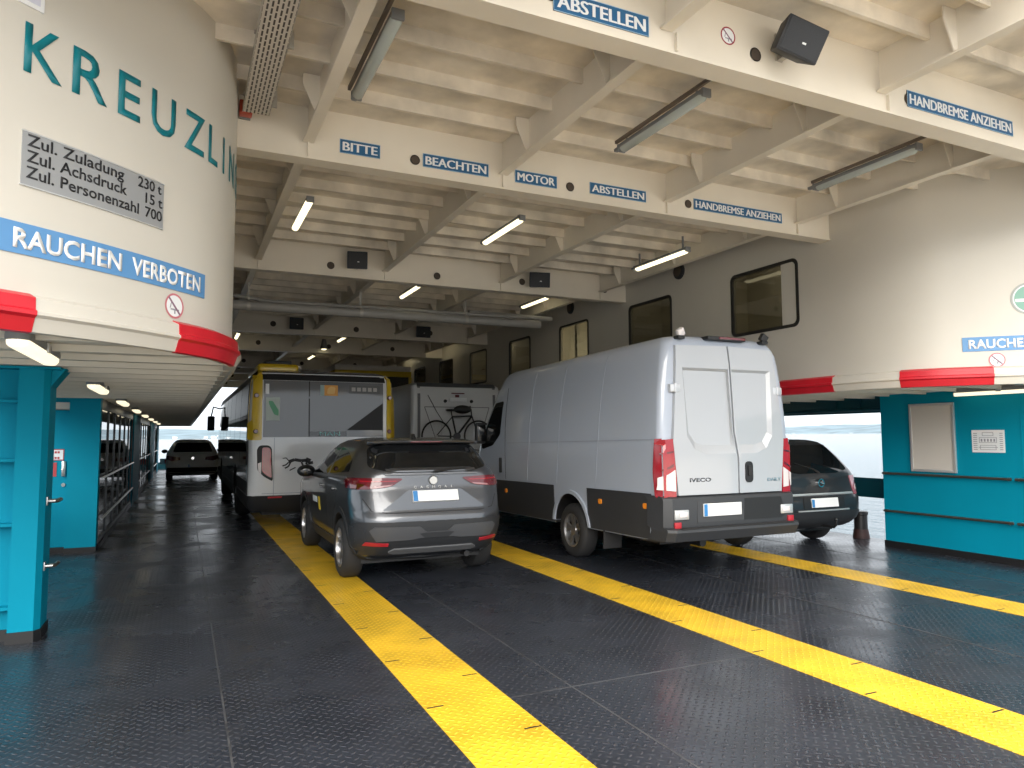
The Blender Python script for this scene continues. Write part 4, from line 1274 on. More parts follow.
    patch(tr, rpoly([(-.60, .825), (.60, .825), (.31, 1.02), (-.31, 1.02)], .02), 'rear', 'hatch_recess', M['car_grey'], t, slope, grid=0.05, smooth=25)
    def pl(u, v): return 0.018 + 0.07 * max(0.0, min(1.0, (1.02 - v) / 0.19))
    p = patch(tr, [(-.265, .895), (.265, .895), (.265, 1.01), (-.265, 1.01)], 'rear', 'number_plate', M['plate_white'], t, lambda u, v: 0.058, grid=0.3)
    patch(tr, [(-.262, .898), (-.21, .898), (-.21, 1.007), (-.262, 1.007)], 'rear', 'blue_band', M['eu_blue'], p, 0.061, grid=0.3)
    bd = B().lathe([(-0.012, 0.045), (-0.006, 0.052), (0, 0.054)], (0, 0.145, 1.136), 'y', 28)
    obj('badge', bd, M['steel'], t, smooth=40)
    for i, ch in enumerate('QASHQAI'):
        rear_text(tr, ch, -0.215 + i * 0.0717, 1.052, 0.030 if ch != 'I' else 0.007, 0.026, 'model_letter', M['steel'], t, off=0.006, bold=0.0)
    # roof spoiler with third brake light
    b = B()
    top = [(-.68, .50, 1.575), (-.62, .42, 1.572), (-.3, .395, 1.585), (.3, .395, 1.585), (.62, .42, 1.572), (.68, .50, 1.575), (.6, .80, 1.602), (-.6, .80, 1.602)]
    bot = [(-.68, .52, 1.53), (-.62, .435, 1.552), (-.3, .41, 1.556), (.3, .41, 1.556), (.62, .435, 1.552), (.68, .52, 1.53), (.6, .80, 1.55), (-.6, .80, 1.55)]
    a = [b.bm.verts.new(p) for p in top]; c = [b.bm.verts.new(p) for p in bot]
    b.bm.faces.new(a); b.bm.faces.new(c[::-1])
    for i in range(8): b.bm.faces.new((a[i], c[i], c[(i + 1) % 8], a[(i + 1) % 8]))
    sp = obj('roof_spoiler', b, M['car_grey'], t, bevel=0.006)
    obj('brake_light', B().box(-.19, .19, .385, .42, 1.562, 1.576), M['lamp_dark_red'], sp, bevel=0.003)
    obj('roof_antenna', B().prism([(-.018, .86, 1.605), (.018, .86, 1.605), (.010, .90, 1.665), (-.010, .90, 1.665)], (0, .11, 0)), M['black'], t, bevel=0.006)
    # bumper: dark insert, lower diffuser, skid line, reflectors
    patch(tr, rpoly([(-.88, .70), (.88, .70), (.90, .60), (.84, .33), (-.84, .33), (-.90, .60)], .04), 'rear', 'bumper_cladding', M['clad'], t, 0.010, grid=0.05)
    ins = [(-.73, .615), (-.68, .655), (-.20, .645), (-.12, .585), (.12, .585), (.20, .645), (.68, .655), (.73, .615), (.66, .50), (.28, .505), (.20, .52), (-.20, .52), (-.28, .505), (-.66, .50)]
    patch(tr, ins, 'rear', 'bumper_insert', M['clad_grey'], t, 0.022, grid=0.06)
    patch(tr, [(-.20, .572), (-.14, .52), (.14, .52), (.20, .572), (.16, .578), (-.16, .578)], 'rear', 'bumper_notch', M['clad'], t, 0.024, grid=0.1)
    patch(tr, rpoly([(-.52, .375), (-.46, .41), (.46, .41), (.52, .375), (.46, .35), (-.46, .35)], .01), 'rear', 'skid_trim', M['skid'], t, 0.026, grid=0.08)
    for s in (-1, 1):
        pr = [(.53, .445), (.53, .475), (.76, .49), (.78, .455)]
        patch(tr, pr if s > 0 else mir(pr), 'rear', 'reflector', M['reflector'], t, 0.022, grid=0.08)
    for ax in ('left', 'right'):
        patch(tr, rpoly([(0.18, .34), (0.16, .62), (0.42, .66), (0.47, .45)], .03), ax, 'bumper_cladding', M['clad'], t, 0.010, grid=0.05)
    obj('underbody', B().box(-.72, .72, .55, 3.9, .19, .30).tube([(.45, .25, .27), (.45, .7, .27)], .035, 10), M['black'], t)
    for s in (-1, 1):
        wheel(t, s * 0.905, RW, R, .225, s, 'five'); wheel(t, s * 0.905, FW, R, .225, s, 'five')
        # door mirror
        mr = obj('door_mirror', B().ball((s * 1.0, 2.78, 1.155), .125, .085, .085, 16).tube([(s * .86, 2.80, 1.10), (s * .98, 2.79, 1.12)], .03, 8), M['clad_black'], t, smooth=50)
        obj('mirror_glass', B().ball((s * 1.0, 2.708, 1.155), .095, .02, .06, 14), M['glass_dark'], mr, smooth=50)
    # rental stickers on the front door
    patch(tr, [(2.20, .66), (2.20, .83), (2.32, .83), (2.32, .66)], 'left', 'door_sticker', M['sticker_yellow'], t, 0.003, grid=0.2)
    patch(tr, [(2.42, .74), (2.42, .82), (2.75, .82), (2.75, .74)], 'left', 'door_sticker', M['paper'], t, 0.003, grid=0.2)
    return t
build_crossover()

# ------------------------------------------------------------------ white panel van
def build_van():
    t = thing('panel_van', 'large silver white panel van with black lower sides and closed rear doors', 'van', (5.745, 6.35, 0))
    t.scale = (0.95, 1.0, 1.015)
    def zm(y, z): return z - 0.016 * (y - 1.9)
    LV = [(0.42, .12, 6.3, .96, .1, .1), (0.45, .06, 6.36, .985, .1, .1), (0.60, .05, 6.42, .99, .1, .1), (0.95, .05, 6.42, 1.005, .1, .09), (1.10, .05, 6.36, 1.01, .1, .09), (1.22, .05, 6.12, 1.012, .1, .09, .5, .5),
          (1.32, .05, 5.80, 1.013, .1, .09, .5, .5), (1.45, .05, 5.72, 1.013, .1, .09, .35, .4), (1.75, .055, 5.48, 1.005, .1, .09, .3, .35), (2.10, .07, 5.20, .975, .1, .09, .3, .35), (2.40, .085, 4.98, .93, .1, .09, .25, .3), (2.52, .095, 4.85, .905, .1, .09, .25, .3),
          (2.60, .11, 4.79, .875, .12, .11, .25, .3), (2.66, .135, 4.72, .84, .13, .13, .25, .3), (2.70, .17, 4.6, .775, .15, .16, .25, .3), (2.73, .26, 4.35, .62, .16, .2, .3, .3)]
    RW, FW, R = 2.10, 5.62, 0.355
    bm = hull(LV, bow=0.015, fbow=0.22, zmap=zm)
    cut = []
    for y in (RW, FW):
        cut += [(-1.3, -.60, y, R + 0.03, R + .115), (.60, 1.3, y, R + 0.03, R + .115)]
    bo, tr = body('body', bm, M['van_white'], t, cut)
    def zz(y, z): return zm(y, z)
    # black lower side
    for ax, s in (('left', -1), ('right', 1)):
        def sk(a, c, z0, z1): return [(a, zz(a, z0)), (a, zz(a, z1)), (c, zz(c, z1)), (c, zz(c, z0))]
        patch(tr, sk(.085, RW - R - .10, .445, .94), ax, 'lower_side_panel', M['van_black'], t, 0.012, grid=0.25)
        patch(tr, sk(RW + R + .10, FW - R - .12, .445, .94), ax, 'lower_side_panel', M['van_black'], t, 0.012, grid=0.25)
        patch(tr, sk(FW + R + .12, 6.2, .46, .86), ax, 'lower_side_panel', M['van_black'], t, 0.012, grid=0.12)
        patch(tr, ring_pts(RW, zz(RW, R + .03), R + .105, R + .155, -10, 190), ax, 'arch_lip', M['van_white'], t, 0.022, grid=0.08)
        patch(tr, ring_pts(FW, zz(FW, R + .03), R + .105, R + .155, -10, 190), ax, 'arch_lip', M['van_white'], t, 0.022, grid=0.08)
        for y, z in ((.36, .80), (1.32, .79), (4.17, .78)):
            patch(tr, rpoly([(y - .035, zz(y, z - .03)), (y + .035, zz(y, z - .03)), (y + .035, zz(y, z + .03)), (y - .035, zz(y, z + .03))], .02), ax, 'side_marker', M['orange'], t, 0.026, grid=0.2)
        # stamped panel edges, their shade painted as darker strips
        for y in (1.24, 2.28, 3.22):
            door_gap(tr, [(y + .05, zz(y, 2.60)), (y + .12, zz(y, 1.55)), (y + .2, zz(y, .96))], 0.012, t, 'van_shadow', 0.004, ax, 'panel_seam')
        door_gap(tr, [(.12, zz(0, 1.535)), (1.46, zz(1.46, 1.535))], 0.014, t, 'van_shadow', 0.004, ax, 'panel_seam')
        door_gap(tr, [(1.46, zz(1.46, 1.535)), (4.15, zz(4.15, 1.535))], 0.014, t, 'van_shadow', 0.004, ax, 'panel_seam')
        # cab door
        door_gap(tr, [(4.24, zz(4.2, 2.42)), (4.20, zz(4.2, .96))], 0.012, t, 'seam', 0.003, ax)
        door_gap(tr, [(5.46, zz(5.4, 1.30)), (5.46, zz(5.4, .95))], 0.012, t, 'seam', 0.003, ax)
        patch(tr, rpoly([(4.36, zz(4.3, 2.22)), (4.70, zz(4.6, 2.20)), (5.25, zz(5.2, 1.50)), (5.15, zz(5.2, 1.44)), (4.72, zz(4.7, 1.50)), (4.42, zz(4.4, 1.68))], .05), ax, 'cab_window', M['glass_dark'], t, 0.004)
        patch(tr, rpoly([(4.34, zz(4.3, 1.06)), (4.40, zz(4.3, 1.06)), (4.40, zz(4.3, 1.30)), (4.34, zz(4.3, 1.30))], .02), ax, 'door_handle', M['clad_black'], t, 0.03, grid=0.3)
        mr = obj('door_mirror', B().box(s * 1.10 - .10, s * 1.10 + .10, 5.02, 5.13, 1.48, 1.84), M['clad_black'], t, bevel=0.035)
        obj('mirror_arm', B().tube([(s * .99, 5.06, 1.56), (s * 1.06, 5.06, 1.56)], .03, 8), M['clad_black'], mr, smooth=40)
        obj('mirror_glass', B().box(s * 1.10 - .08, s * 1.10 + .08, 5.010, 5.022, 1.52, 1.80), M['glass_dark'], mr, bevel=0.004)
        # mud flap behind the rear wheel
        obj('mud_flap', B().box(s * 0.985 - (.02 if s > 0 else .24), s * 0.985 + (.24 if s < 0 else .02) - (0 if s < 0 else .0), 1.08, 1.10, .20, .52) if False else B().prism([(s * .98, 1.30, .22), (s * .70, 1.30, .22), (s * .70, 1.28, .55), (s * .98, 1.28, .55)], (0, .02, 0)), M['rubber'], t)
        patch(tr, [(1.00, zz(1, .36)), (.98, zz(1, .58)), (1.40, zz(1.4, .58)), (1.40, zz(1.4, .36))], ax, 'flap_bracket', M['van_black'], t, 0.004, grid=0.3)
    patch(tr, rpoly([(-.80, 2.36), (.80, 2.36), (.92, 1.52), (-.92, 1.52)], .06), 'front', 'windscreen', M['glass_dark'], t, 0.004)
    # rear doors with pressed recess
    def leaf(s, seam):
        # outer outline, recess edge, recess floor, same number of points
        e = 0.012
        def shape(x0, xt, xb, zt, zb, k):
            return None
        if s < 0:
            o = [(-.755, 2.615), (seam(2.615) - e, 2.635), (seam(1.65) - e, 1.65), (seam(1.35) - e, 1.35), (seam(.955) - e, .955), (-.80, .955), (-.86, 1.55)]
            r = [(-.690, 2.365), (seam(2.36) - .030, 2.365), (seam(1.5) - .030, 1.65), (seam(1.4) - .030, 1.402), (-.40, 1.402), (-.56, 1.46), (-.665, 1.60)]
            f = [(-.655, 2.335), (seam(2.33) - .032, 2.335), (seam(1.5) - .032, 1.68), (seam(1.45) - .032, 1.50), (-.40, 1.50), (-.53, 1.535), (-.615, 1.64)]
        else:
            o = [(seam(2.635) + e, 2.635), (.755, 2.615), (.86, 1.55), (.80, .955), (seam(.955) + e, .955), (seam(1.35) + e, 1.35), (seam(1.65) + e, 1.65)]
            r = [(seam(2.36) + .030, 2.365), (.690, 2.365), (.665, 1.60), (.56, 1.46), (.40, 1.402), (seam(1.4) + .030, 1.402), (seam(1.5) + .030, 1.65)]
            f = [(seam(2.33) + .032, 2.335), (.655, 2.335), (.615, 1.64), (.53, 1.535), (.40, 1.50), (seam(1.45) + .032, 1.50), (seam(1.5) + .032, 1.68)]
        def dense(p):
            out = []
            for i in range(len(p)):
                a, c = Vector(p[i]), Vector(p[(i + 1) % len(p)])
                for j in range(5): out.append(a.lerp(c, j / 5))
            return out
        b = B(); rg = []
        def put(p, off):
            oo, d = AX['rear'](p.x, p.y); hit, n, _, _ = tr.ray_cast(oo, d)
            if hit is None: hit, n, _, _ = tr.find_nearest(oo + d * 6)
            return b.bm.verts.new(hit + Vector((0, -off, 0)))
        for pts, off in ((o, -0.004), (o, 0.044), (r, 0.046), (f, 0.010)):
            rg.append([put(p, off) for p in dense(pts)])
        for a, c in zip(rg, rg[1:]):
            n = len(a)
            for k in range(n): b.bm.faces.new((a[k], a[(k + 1) % n], c[(k + 1) % n], c[k]))
        b.bm.faces.new(rg[-1])
        return obj('rear_door', b, M['van_door'], t, smooth=14)
    def seam(z): return 0.028 + (0.02 if z < 1.9 else 0) * min(1, (1.9 - z) / 0.3 if z < 1.9 else 0) + (0.055 if z < 1.42 else 0)
    dl = leaf(-1, seam); dr = leaf(1, seam)
    patch(tr, rpoly([(.202, 1.07), (.322, 1.07), (.322, 1.31), (.202, 1.31)], .055), 'rear', 'door_latch', M['clad_black'], dr, 0.056, grid=0.4)
    obj('latch_grip', B().box(.235, .29, -.022, -.004, 1.15, 1.26), M['seam'], dr)
    rear_text(tr, 'IVECO', -.485, 1.098, .31, .040, 'maker_lettering', M['chrome_text'], dl, off=0.046, bold=0.02)
    rear_text(tr, 'DAILY', .675, 1.078, .225, .036, 'model_lettering', M['teal_text'], dr, off=0.046, bold=0.015)
    # hinges
    for s in (-1, 1):
        for z in (2.13, 1.05):
            x = .80 if z > 2 else .88
            if z > 2:
                obj('door_hinge', B().box(s * x - .075, s * x + .075, .03, .10, z - .045, z + .045).box(s * x - .02, s * x + .02, .02, .05, z - .055, z + .055), M['hinge'], t, bevel=0.012)
    # lamps
    for s in (-1, 1):
        pr = [(.80, 1.575), (.985, 1.56), (1.02, 1.50), (1.02, .95), (.97, .90), (.83, .885), (.815, 1.2)]
        rd = patch(tr, pr if s > 0 else mir(pr), 'rear', 'tail_lamp', M['lamp_red'], t, 0.040)
        patch(tr, [(0.085, .93), (0.11, .91), (.165, .95), (.185, 1.2), (.15, 1.57), (0.085, 1.575)], 'left' if s < 0 else 'right', 'lamp_side', M['lamp_red'], t, 0.022)
        pr = [(.84, 1.235), (1.0, 1.15), (1.0, 1.02), (.835, 1.0)]
        patch(tr, pr if s > 0 else mir(pr), 'rear', 'reversing_lens', M['lamp_clear'], rd, 0.046)
        pr = [(.86, 1.30), (.98, 1.24), (.98, 1.22), (.86, 1.27)]
        patch(tr, pr if s > 0 else mir(pr), 'rear', 'lens_rib', M['lamp_dark_red'], rd, 0.046)
        pr = [(.86, 1.44), (.99, 1.42), (.99, 1.40), (.86, 1.42)]
        patch(tr, pr if s > 0 else mir(pr), 'rear', 'lens_rib', M['lamp_dark_red'], rd, 0.046)
        # corner camera / work lights on the roof edge
        cm = obj('work_light', B().box(-.05, .05, -.03, .03, -.045, .045), M['clad_black'] if s > 0 else M['lamp_clear'], t, bevel=0.01)
        cm.location = (s * .66, .10, 2.765); cm.rotation_euler = (0.2, s * 0.5, 0)
        obj('light_base', B().box(s * .66 - .05, s * .66 + .05, .07, .17, 2.69, 2.73), M['clad_black'], t, bevel=0.01)
    tb = obj('roof_marker', B().box(-.27, .33, .06, .20, 2.70, 2.745), M['clad_black'], t, bevel=0.012)
    obj('brake_light', B().box(-.10, .31, .05, .075, 2.71, 2.74), M['lamp_dark_red'], tb, bevel=0.004)
    # bumper
    b = B()
    prof = [(.05, .95), (-.02, .93), (-.035, .90), (-.03, .62), (-.10, .60), (-.11, .57), (-.06, .47), (.10, .45)]
    xs = [-1.035, -1.01, -.93, -.6, 0, .6, .93, 1.01, 1.035]; back = [.34, .07, 0, -.005, -.01, -.005, 0, .07, .22]
    rows = [[b.bm.verts.new((x, y + k, z)) for (y, z) in prof] for x, k in zip(xs, back)]
    for a, c in zip(rows, rows[1:]):
        for j in range(len(prof) - 1): b.bm.faces.new((a[j], a[j + 1], c[j + 1], c[j]))
    bm_ = obj('rear_bumper', b, M['van_black'], t, smooth=30)
    obj('step_pad', B().box(-.86, .86, -.118, -.02, .602, .612), M['rubber'], bm_, bevel=0.004)
    obj('plate_recess', B().box(.13, .72, -.044, -.03, .66, .90).prism([(.72, -.044, .90), (.80, -.044, .70), (.72, -.044, .66)], (0, .012, 0)), M['clad_black'], bm_)
    obj('centre_panel', B().box(-.58, .12, -.042, -.03, .66, .90), M['van_black2'], bm_)
    p = obj('number_plate', B().box(-.50, .07, -.06, -.04, .722, .86), M['plate_white'], t, bevel=0.004)
    obj('blue_band', B().box(-.497, -.447, -.0625, -.055, .726, .856), M['eu_blue'], p)
    for s in (-1, 1):
        lb = obj('corner_lamp', B().box(s * .81 - .10, s * .81 + .10, -.052, .0, .70, .805), M['alu'], t, bevel=0.008)
        obj('lens', B().box(s * .79 - .06, s * .79 + .06, -.062, -.04, .725, .785), M['lamp_clear'], lb, bevel=0.006)
        obj('reflector', B().box(s * .87 - .045, s * .87 + .045, -.055, -.02, .60, .675), M['reflector'], t, bevel=0.004)
    obj('underbody', B().box(-.7, .7, .5, 6.0, .36, .48).tube([(-.3, .2, .40), (-.3, 1.4, .40)], .05, 10).lathe([(-.5, .16), (.5, .16)], (0, RW, R), 'x', 16), M['black'], t)
    for s in (-1, 1):
        wheel(t, s * .985, RW, R, .235, s, 'five', rr=.62); wheel(t, s * .985, FW, R, .235, s, 'five', rr=.62)
    return t
M['van_black'] = mat('grained black van plastic', (0.030, 0.032, 0.036), 0.5, bump=0.1, bscale=120)
M['van_black2'] = mat('dark grey van plastic', (0.045, 0.047, 0.052), 0.5)
M['van_shadow'] = mat('pressed panel edge', (0.28, 0.31, 0.37), 0.35)  # darker van paint for the shade of pressed edges, also bus panel gaps
M['hinge'] = mat('silver hinge', (0.55, 0.57, 0.60), 0.35, 0.3)
M['chrome_text'] = mat('dark chrome lettering', (0.16, 0.17, 0.19), 0.2, 0.9)
M['teal_text'] = mat('blue grey lettering', (0.20, 0.33, 0.40), 0.3, 0.5)
build_van()

# ------------------------------------------------------------------ city bus
def build_bus():
    t = thing('city_bus', 'white and yellow city bus with large rear window, standing ahead of the grey car', 'bus', (2.31, 12.9, 0))
    LV = [(0.34, .10, 11.8, 1.20, .15, .12), (0.44, .03, 11.9, 1.255, .15, .12), (0.62, .0, 11.95, 1.275, .15, .12), (1.62, .0, 12.0, 1.275, .14, .12), (2.3, .03, 11.95, 1.265, .14, .12), (2.62, .05, 11.85, 1.24, .14, .12), (2.76, .10, 11.7, 1.19, .18, .16), (2.82, .25, 11.5, 1.05, .2, .2)]
    RW, FW, R = 3.3, 9.1, 0.48
    bm = hull(LV, bow=0.03, fbow=0.12)
    cut = []
    for y in (RW, FW): cut += [(-1.5, -.8, y, R + .02, R + .09), (.8, 1.5, y, R + .02, R + .09)]
    bo, tr = body('body', bm, M['bus_white'], t, cut)
    patch(tr, [(-1.05, 1.63), (1.06, 1.63), (1.06, 2.62), (-1.05, 2.62)], 'rear', 'rear_window', M['bus_rear_glass'], t, 0.012)
    patch(tr, [(-1.10, 2.63), (1.10, 2.63), (1.08, 2.775), (-1.08, 2.775)], 'rear', 'roof_band', M['clad_black'], t, 0.012)
    patch(tr, [(-.29, 1.63), (-.27, 1.63), (-.27, 2.62), (-.29, 2.62)], 'rear', 'window_joint', M['black'], t, 0.014, grid=0.5)
    patch(tr, [(-.27, 1.64), (-.27, 1.73), (.38, 1.735), (.38, 1.64)], 'rear', 'window_base', M['glass_dark'], t, 0.015, grid=0.5)
    # yellow corner pillars
    for s in (-1, 1):
        pr = rpoly([(1.07, 1.58), (1.27, 1.58), (1.275, 2.60), (1.22, 2.80), (1.10, 2.84), (1.07, 2.70)], .04)
        if s > 0: pr = [(1.12, 1.58), (1.27, 1.58), (1.26, 2.72), (1.13, 2.80)]
        pl = patch(tr, pr if s > 0 else mir(pr), 'rear', 'corner_pillar', M['bus_yellow'], t, 0.03)
        patch(tr, [(0.17, 1.58), (.24, 1.58), (.24, 2.66), (.20, 2.74), (0.17, 2.72)], 'left' if s < 0 else 'right', 'corner_pillar', M['bus_yellow'], t, 0.012)
        for z in (1.73, 2.35):
            obj('marker_lamp', B().lathe([(-.03, .03), (-.01, .042), (.05, .042)], (s * 1.17, .0, z), 'y', 18), M['lamp_dark_red'], pl, smooth=40)
        # tail lamp cluster, an angled leaf
        pr = rpoly([(1.145, 1.42), (1.10, 1.49), (.955, 1.49), (.90, 1.44), (.875, .90), (.89, .875), (1.02, .95), (1.13, 1.06)], .04)
        pr = mir(pr) if s < 0 else pr
        lf = patch(tr, pr, 'rear', 'tail_lamp', M['clad_black'], t, 0.018)
        pr = rpoly([(1.06, 1.45), (.96, 1.455), (.915, 1.42), (.895, .925), (.99, .98), (1.06, 1.05)], .03)
        patch(tr, mir(pr) if s < 0 else pr, 'rear', 'red_lens', M['lamp_red'], lf, 0.03)
        pr = [(1.125, 1.18), (1.07, 1.20), (1.07, 1.0), (1.115, 1.05)]
        patch(tr, mir(pr) if s < 0 else pr, 'rear', 'clear_lens', M['lamp_clear'], lf, 0.03)
        pr = [(.72, .585), (.72, .61), (.95, .61), (.95, .585)]
        patch(tr, mir(pr) if s < 0 else pr, 'rear', 'reflector', M['reflector'], t, 0.02, grid=.3)
    sk = hull([(0.335, .09, 11.8, 1.205, .15, .12), (0.44, .018, 11.9, 1.263, .15, .12), (0.625, -.012, 11.96, 1.285, .15, .12), (0.630, .02, 11.9, 1.25, .15, .12)], bow=0.03, fbow=0.12)
    body('lower_skirt', sk, M['clad_black'], t, cut)
    door_gap(tr, [(-.86, 1.62), (-.86, .63)], 0.010, t, 'van_shadow', 0.003, 'rear', 'panel_gap')
    door_gap(tr, [(-1.05, .66), (1.1, .66)], 0.010, t, 'van_shadow', 0.003, 'rear', 'panel_gap')
    rear_text(tr, 'MAN', .08, 1.650, .36, .075, 'maker_lettering', M['teal_bright'], t, off=0.024, bold=0.0)
    # leaping animal emblem: body, head, legs, tail as one thin plaque
    b = B()
    def blade(p, w):
        for a, c in zip(p, p[1:]):
            a, c = Vector(a), Vector(c); d = (c - a).normalized(); n = Vector((-d.y, d.x)) * w / 2
            q = [a - n, c - n, c + n, a + n]
            b.prism([(k.x, -0.012, k.y) for k in q], (0, 0.012, 0))
    blade([(-.62, 1.20), (-.52, 1.235), (-.40, 1.215), (-.30, 1.225)], .055); blade([(-.33, 1.235), (-.25, 1.20), (-.24, 1.15)], .085)
    blade([(-.62, 1.19), (-.66, 1.15), (-.72, 1.13)], .022); blade([(-.58, 1.20), (-.62, 1.12), (-.68, 1.09)], .026); blade([(-.40, 1.19), (-.36, 1.10), (-.33, 1.06)], .03); blade([(-.33, 1.18), (-.26, 1.10), (-.21, 1.07)], .03); blade([(-.72, 1.26), (-.66, 1.27), (-.61, 1.21)], .014); blade([(-.50, 1.10), (-.60, 1.05)], .018)
    for v in b.bm.verts: v.co.y += 0.004
    obj('emblem', b, M['ink'], t)
    # posters and displays on the window
    p = patch(tr, [(-1.01, 1.92), (-.78, 1.92), (-.78, 2.32), (-1.01, 2.32)], 'rear', 'poster', M['poster_pale'], t, 0.016, grid=.4)
    patch(tr, rpoly([(-.97, 2.26), (-.90, 2.26), (-.80, 2.10), (-.80, 2.0), (-.87, 2.02), (-.95, 2.18)], .02), 'rear', 'poster_shape', M['poster_green'], p, 0.019, grid=.2)
    p = patch(tr, [(-.09, 2.37), (.22, 2.37), (.22, 2.56), (-.09, 2.56)], 'rear', 'poster', M['poster_orange'], t, 0.016, grid=.4)
    patch(tr, [(-.09, 2.37), (-.02, 2.37), (-.02, 2.56), (-.09, 2.56)], 'rear', 'poster_shape', M['poster_green2'], p, 0.018, grid=.4)
    patch(tr, rpoly([(.03, 2.40), (.16, 2.40), (.18, 2.52), (.10, 2.54), (.04, 2.50)], .02), 'rear', 'poster_shape', M['poster_red'], p, 0.018, grid=.4)
    p = patch(tr, [(.42, 2.42), (1.0, 2.42), (1.0, 2.565), (.42, 2.565)], 'rear', 'route_display', M['display'], t, 0.016, grid=.4)
    for i in range(5): patch(tr, [(.47 + i * .10, 2.46), (.54 + i * .10, 2.46), (.54 + i * .10, 2.53), (.47 + i * .10, 2.53)], 'rear', 'display_segment', M['pipe_grey'], p, 0.018, grid=.4)
    patch(tr, rpoly([(.38, 1.75), (1.05, 2.25), (1.05, 1.75)], .02), 'rear', 'engine_louvre', M['clad_black'], t, 0.016, grid=.4)
    patch(tr, [(-1.02, 2.38), (-.96, 2.38), (-.96, 2.56), (-1.02, 2.56)], 'rear', 'poster', M['paper'], t, 0.016, grid=.4)
    # sides: glass, lower dark skirt
    for ax in ('left', 'right'):
        n = 7
        for i in range(n):
            a = .55 + i * 1.58
            patch(tr, rpoly([(a, 1.15), (a, 2.58), (a + 1.53, 2.58), (a + 1.53, 1.15)], .05), ax, 'side_window', M['glass_dark'], t, 0.004, grid=0.4)
        for (ya, yb_) in ((.17, RW - R - .10), (RW + R + .10, FW - R - .10)):
            patch(tr, [(ya, .64), (ya, .86), (yb_, .86), (yb_, .64)], ax, 'lower_panel', M['clad_black'], t, 0.006, grid=0.4)
        patch(tr, [(.16, 1.16), (.16, 2.6), (.50, 2.6), (.50, 1.16)], ax, 'air_intake', M['clad_black'], t, 0.006, grid=0.4)
        patch(tr, [(.15, 2.60), (.15, 2.75), (11.4, 2.75), (11.4, 2.60)], ax, 'cant_rail', M['alu_dark'], t, 0.006, grid=0.4)
    # roof units with yellow skirts
    for (x0, x1, y0, y1, z0, z1, nm) in ((-1.13, -.42, .35, 2.4, 2.78, 2.95, 'roof_unit'),):
        u = obj(nm, B().box(x0, x1, y0, y1, z0, z1), M['bus_yellow'], t, bevel=0.06, seg=3)
        obj('unit_lid', B().box(x0 + .12, x1 - .12, y0 + .05, y1 - .1, z1 - .01, z1 + .06), M['clad_black'], u, bevel=0.02)
        obj('side_lamp', B().ball((x1 + .01, y0 + .05, z1 - .05), .03, .03, .03, 10), M['lamp_clear'], u, smooth=40)
    for s in (-1, 1):
        wheel(t, s * 1.25, RW, R, .30, s, 'steel', 'alloy_dark', .6); wheel(t, s * 1.25, FW, R, .30, s, 'steel', 'alloy_dark', .6)
        mr = obj('door_mirror', B().box(s * 1.48 - .11, s * 1.48 + .11, 12.05, 12.2, 1.85, 2.32), M['clad_black'], t, bevel=0.03)
        obj('mirror_arm', B().tube([(s * 1.22, 11.9, 2.55), (s * 1.42, 12.15, 2.62), (s * 1.48, 12.15, 2.30)], .025, 8), M['clad_black'], mr, smooth=40)
    obj('underbody', B().box(-1.0, 1.0, .4, 11, .26, .4), M['black'], t)
    return t
M['teal_bright'] = mat('pale teal lettering', (0.22, 0.50, 0.50), 0.4)
M['bus_white'] = mat('bus white paint', (0.66, 0.67, 0.68), 0.18, coat=0.8)
M['bus_yellow'] = mat('bus yellow paint', (0.62, 0.42, 0.015), 0.3, coat=0.6)
M['bus_rear_glass'] = mat('grey printed rear window', (0.15, 0.157, 0.168), 0.06, spec=0.6)  # one even grey over the whole pane
M['poster_pale'] = mat('pale poster', (0.50, 0.58, 0.54), 0.5)
M['poster_green'] = mat('green poster shape', (0.10, 0.36, 0.20), 0.5)
M['poster_green2'] = mat('grey green poster', (0.30, 0.42, 0.40), 0.5)
M['poster_orange'] = mat('orange poster', (0.72, 0.33, 0.06), 0.5)
M['poster_red'] = mat('yellow orange poster shape', (0.80, 0.50, 0.16), 0.5)
M['display'] = mat('grey route display', (0.09, 0.095, 0.10), 0.4)
M['alu_dark'] = mat('grey roof edge', (0.22, 0.23, 0.24), 0.4, 0.4)
build_bus()

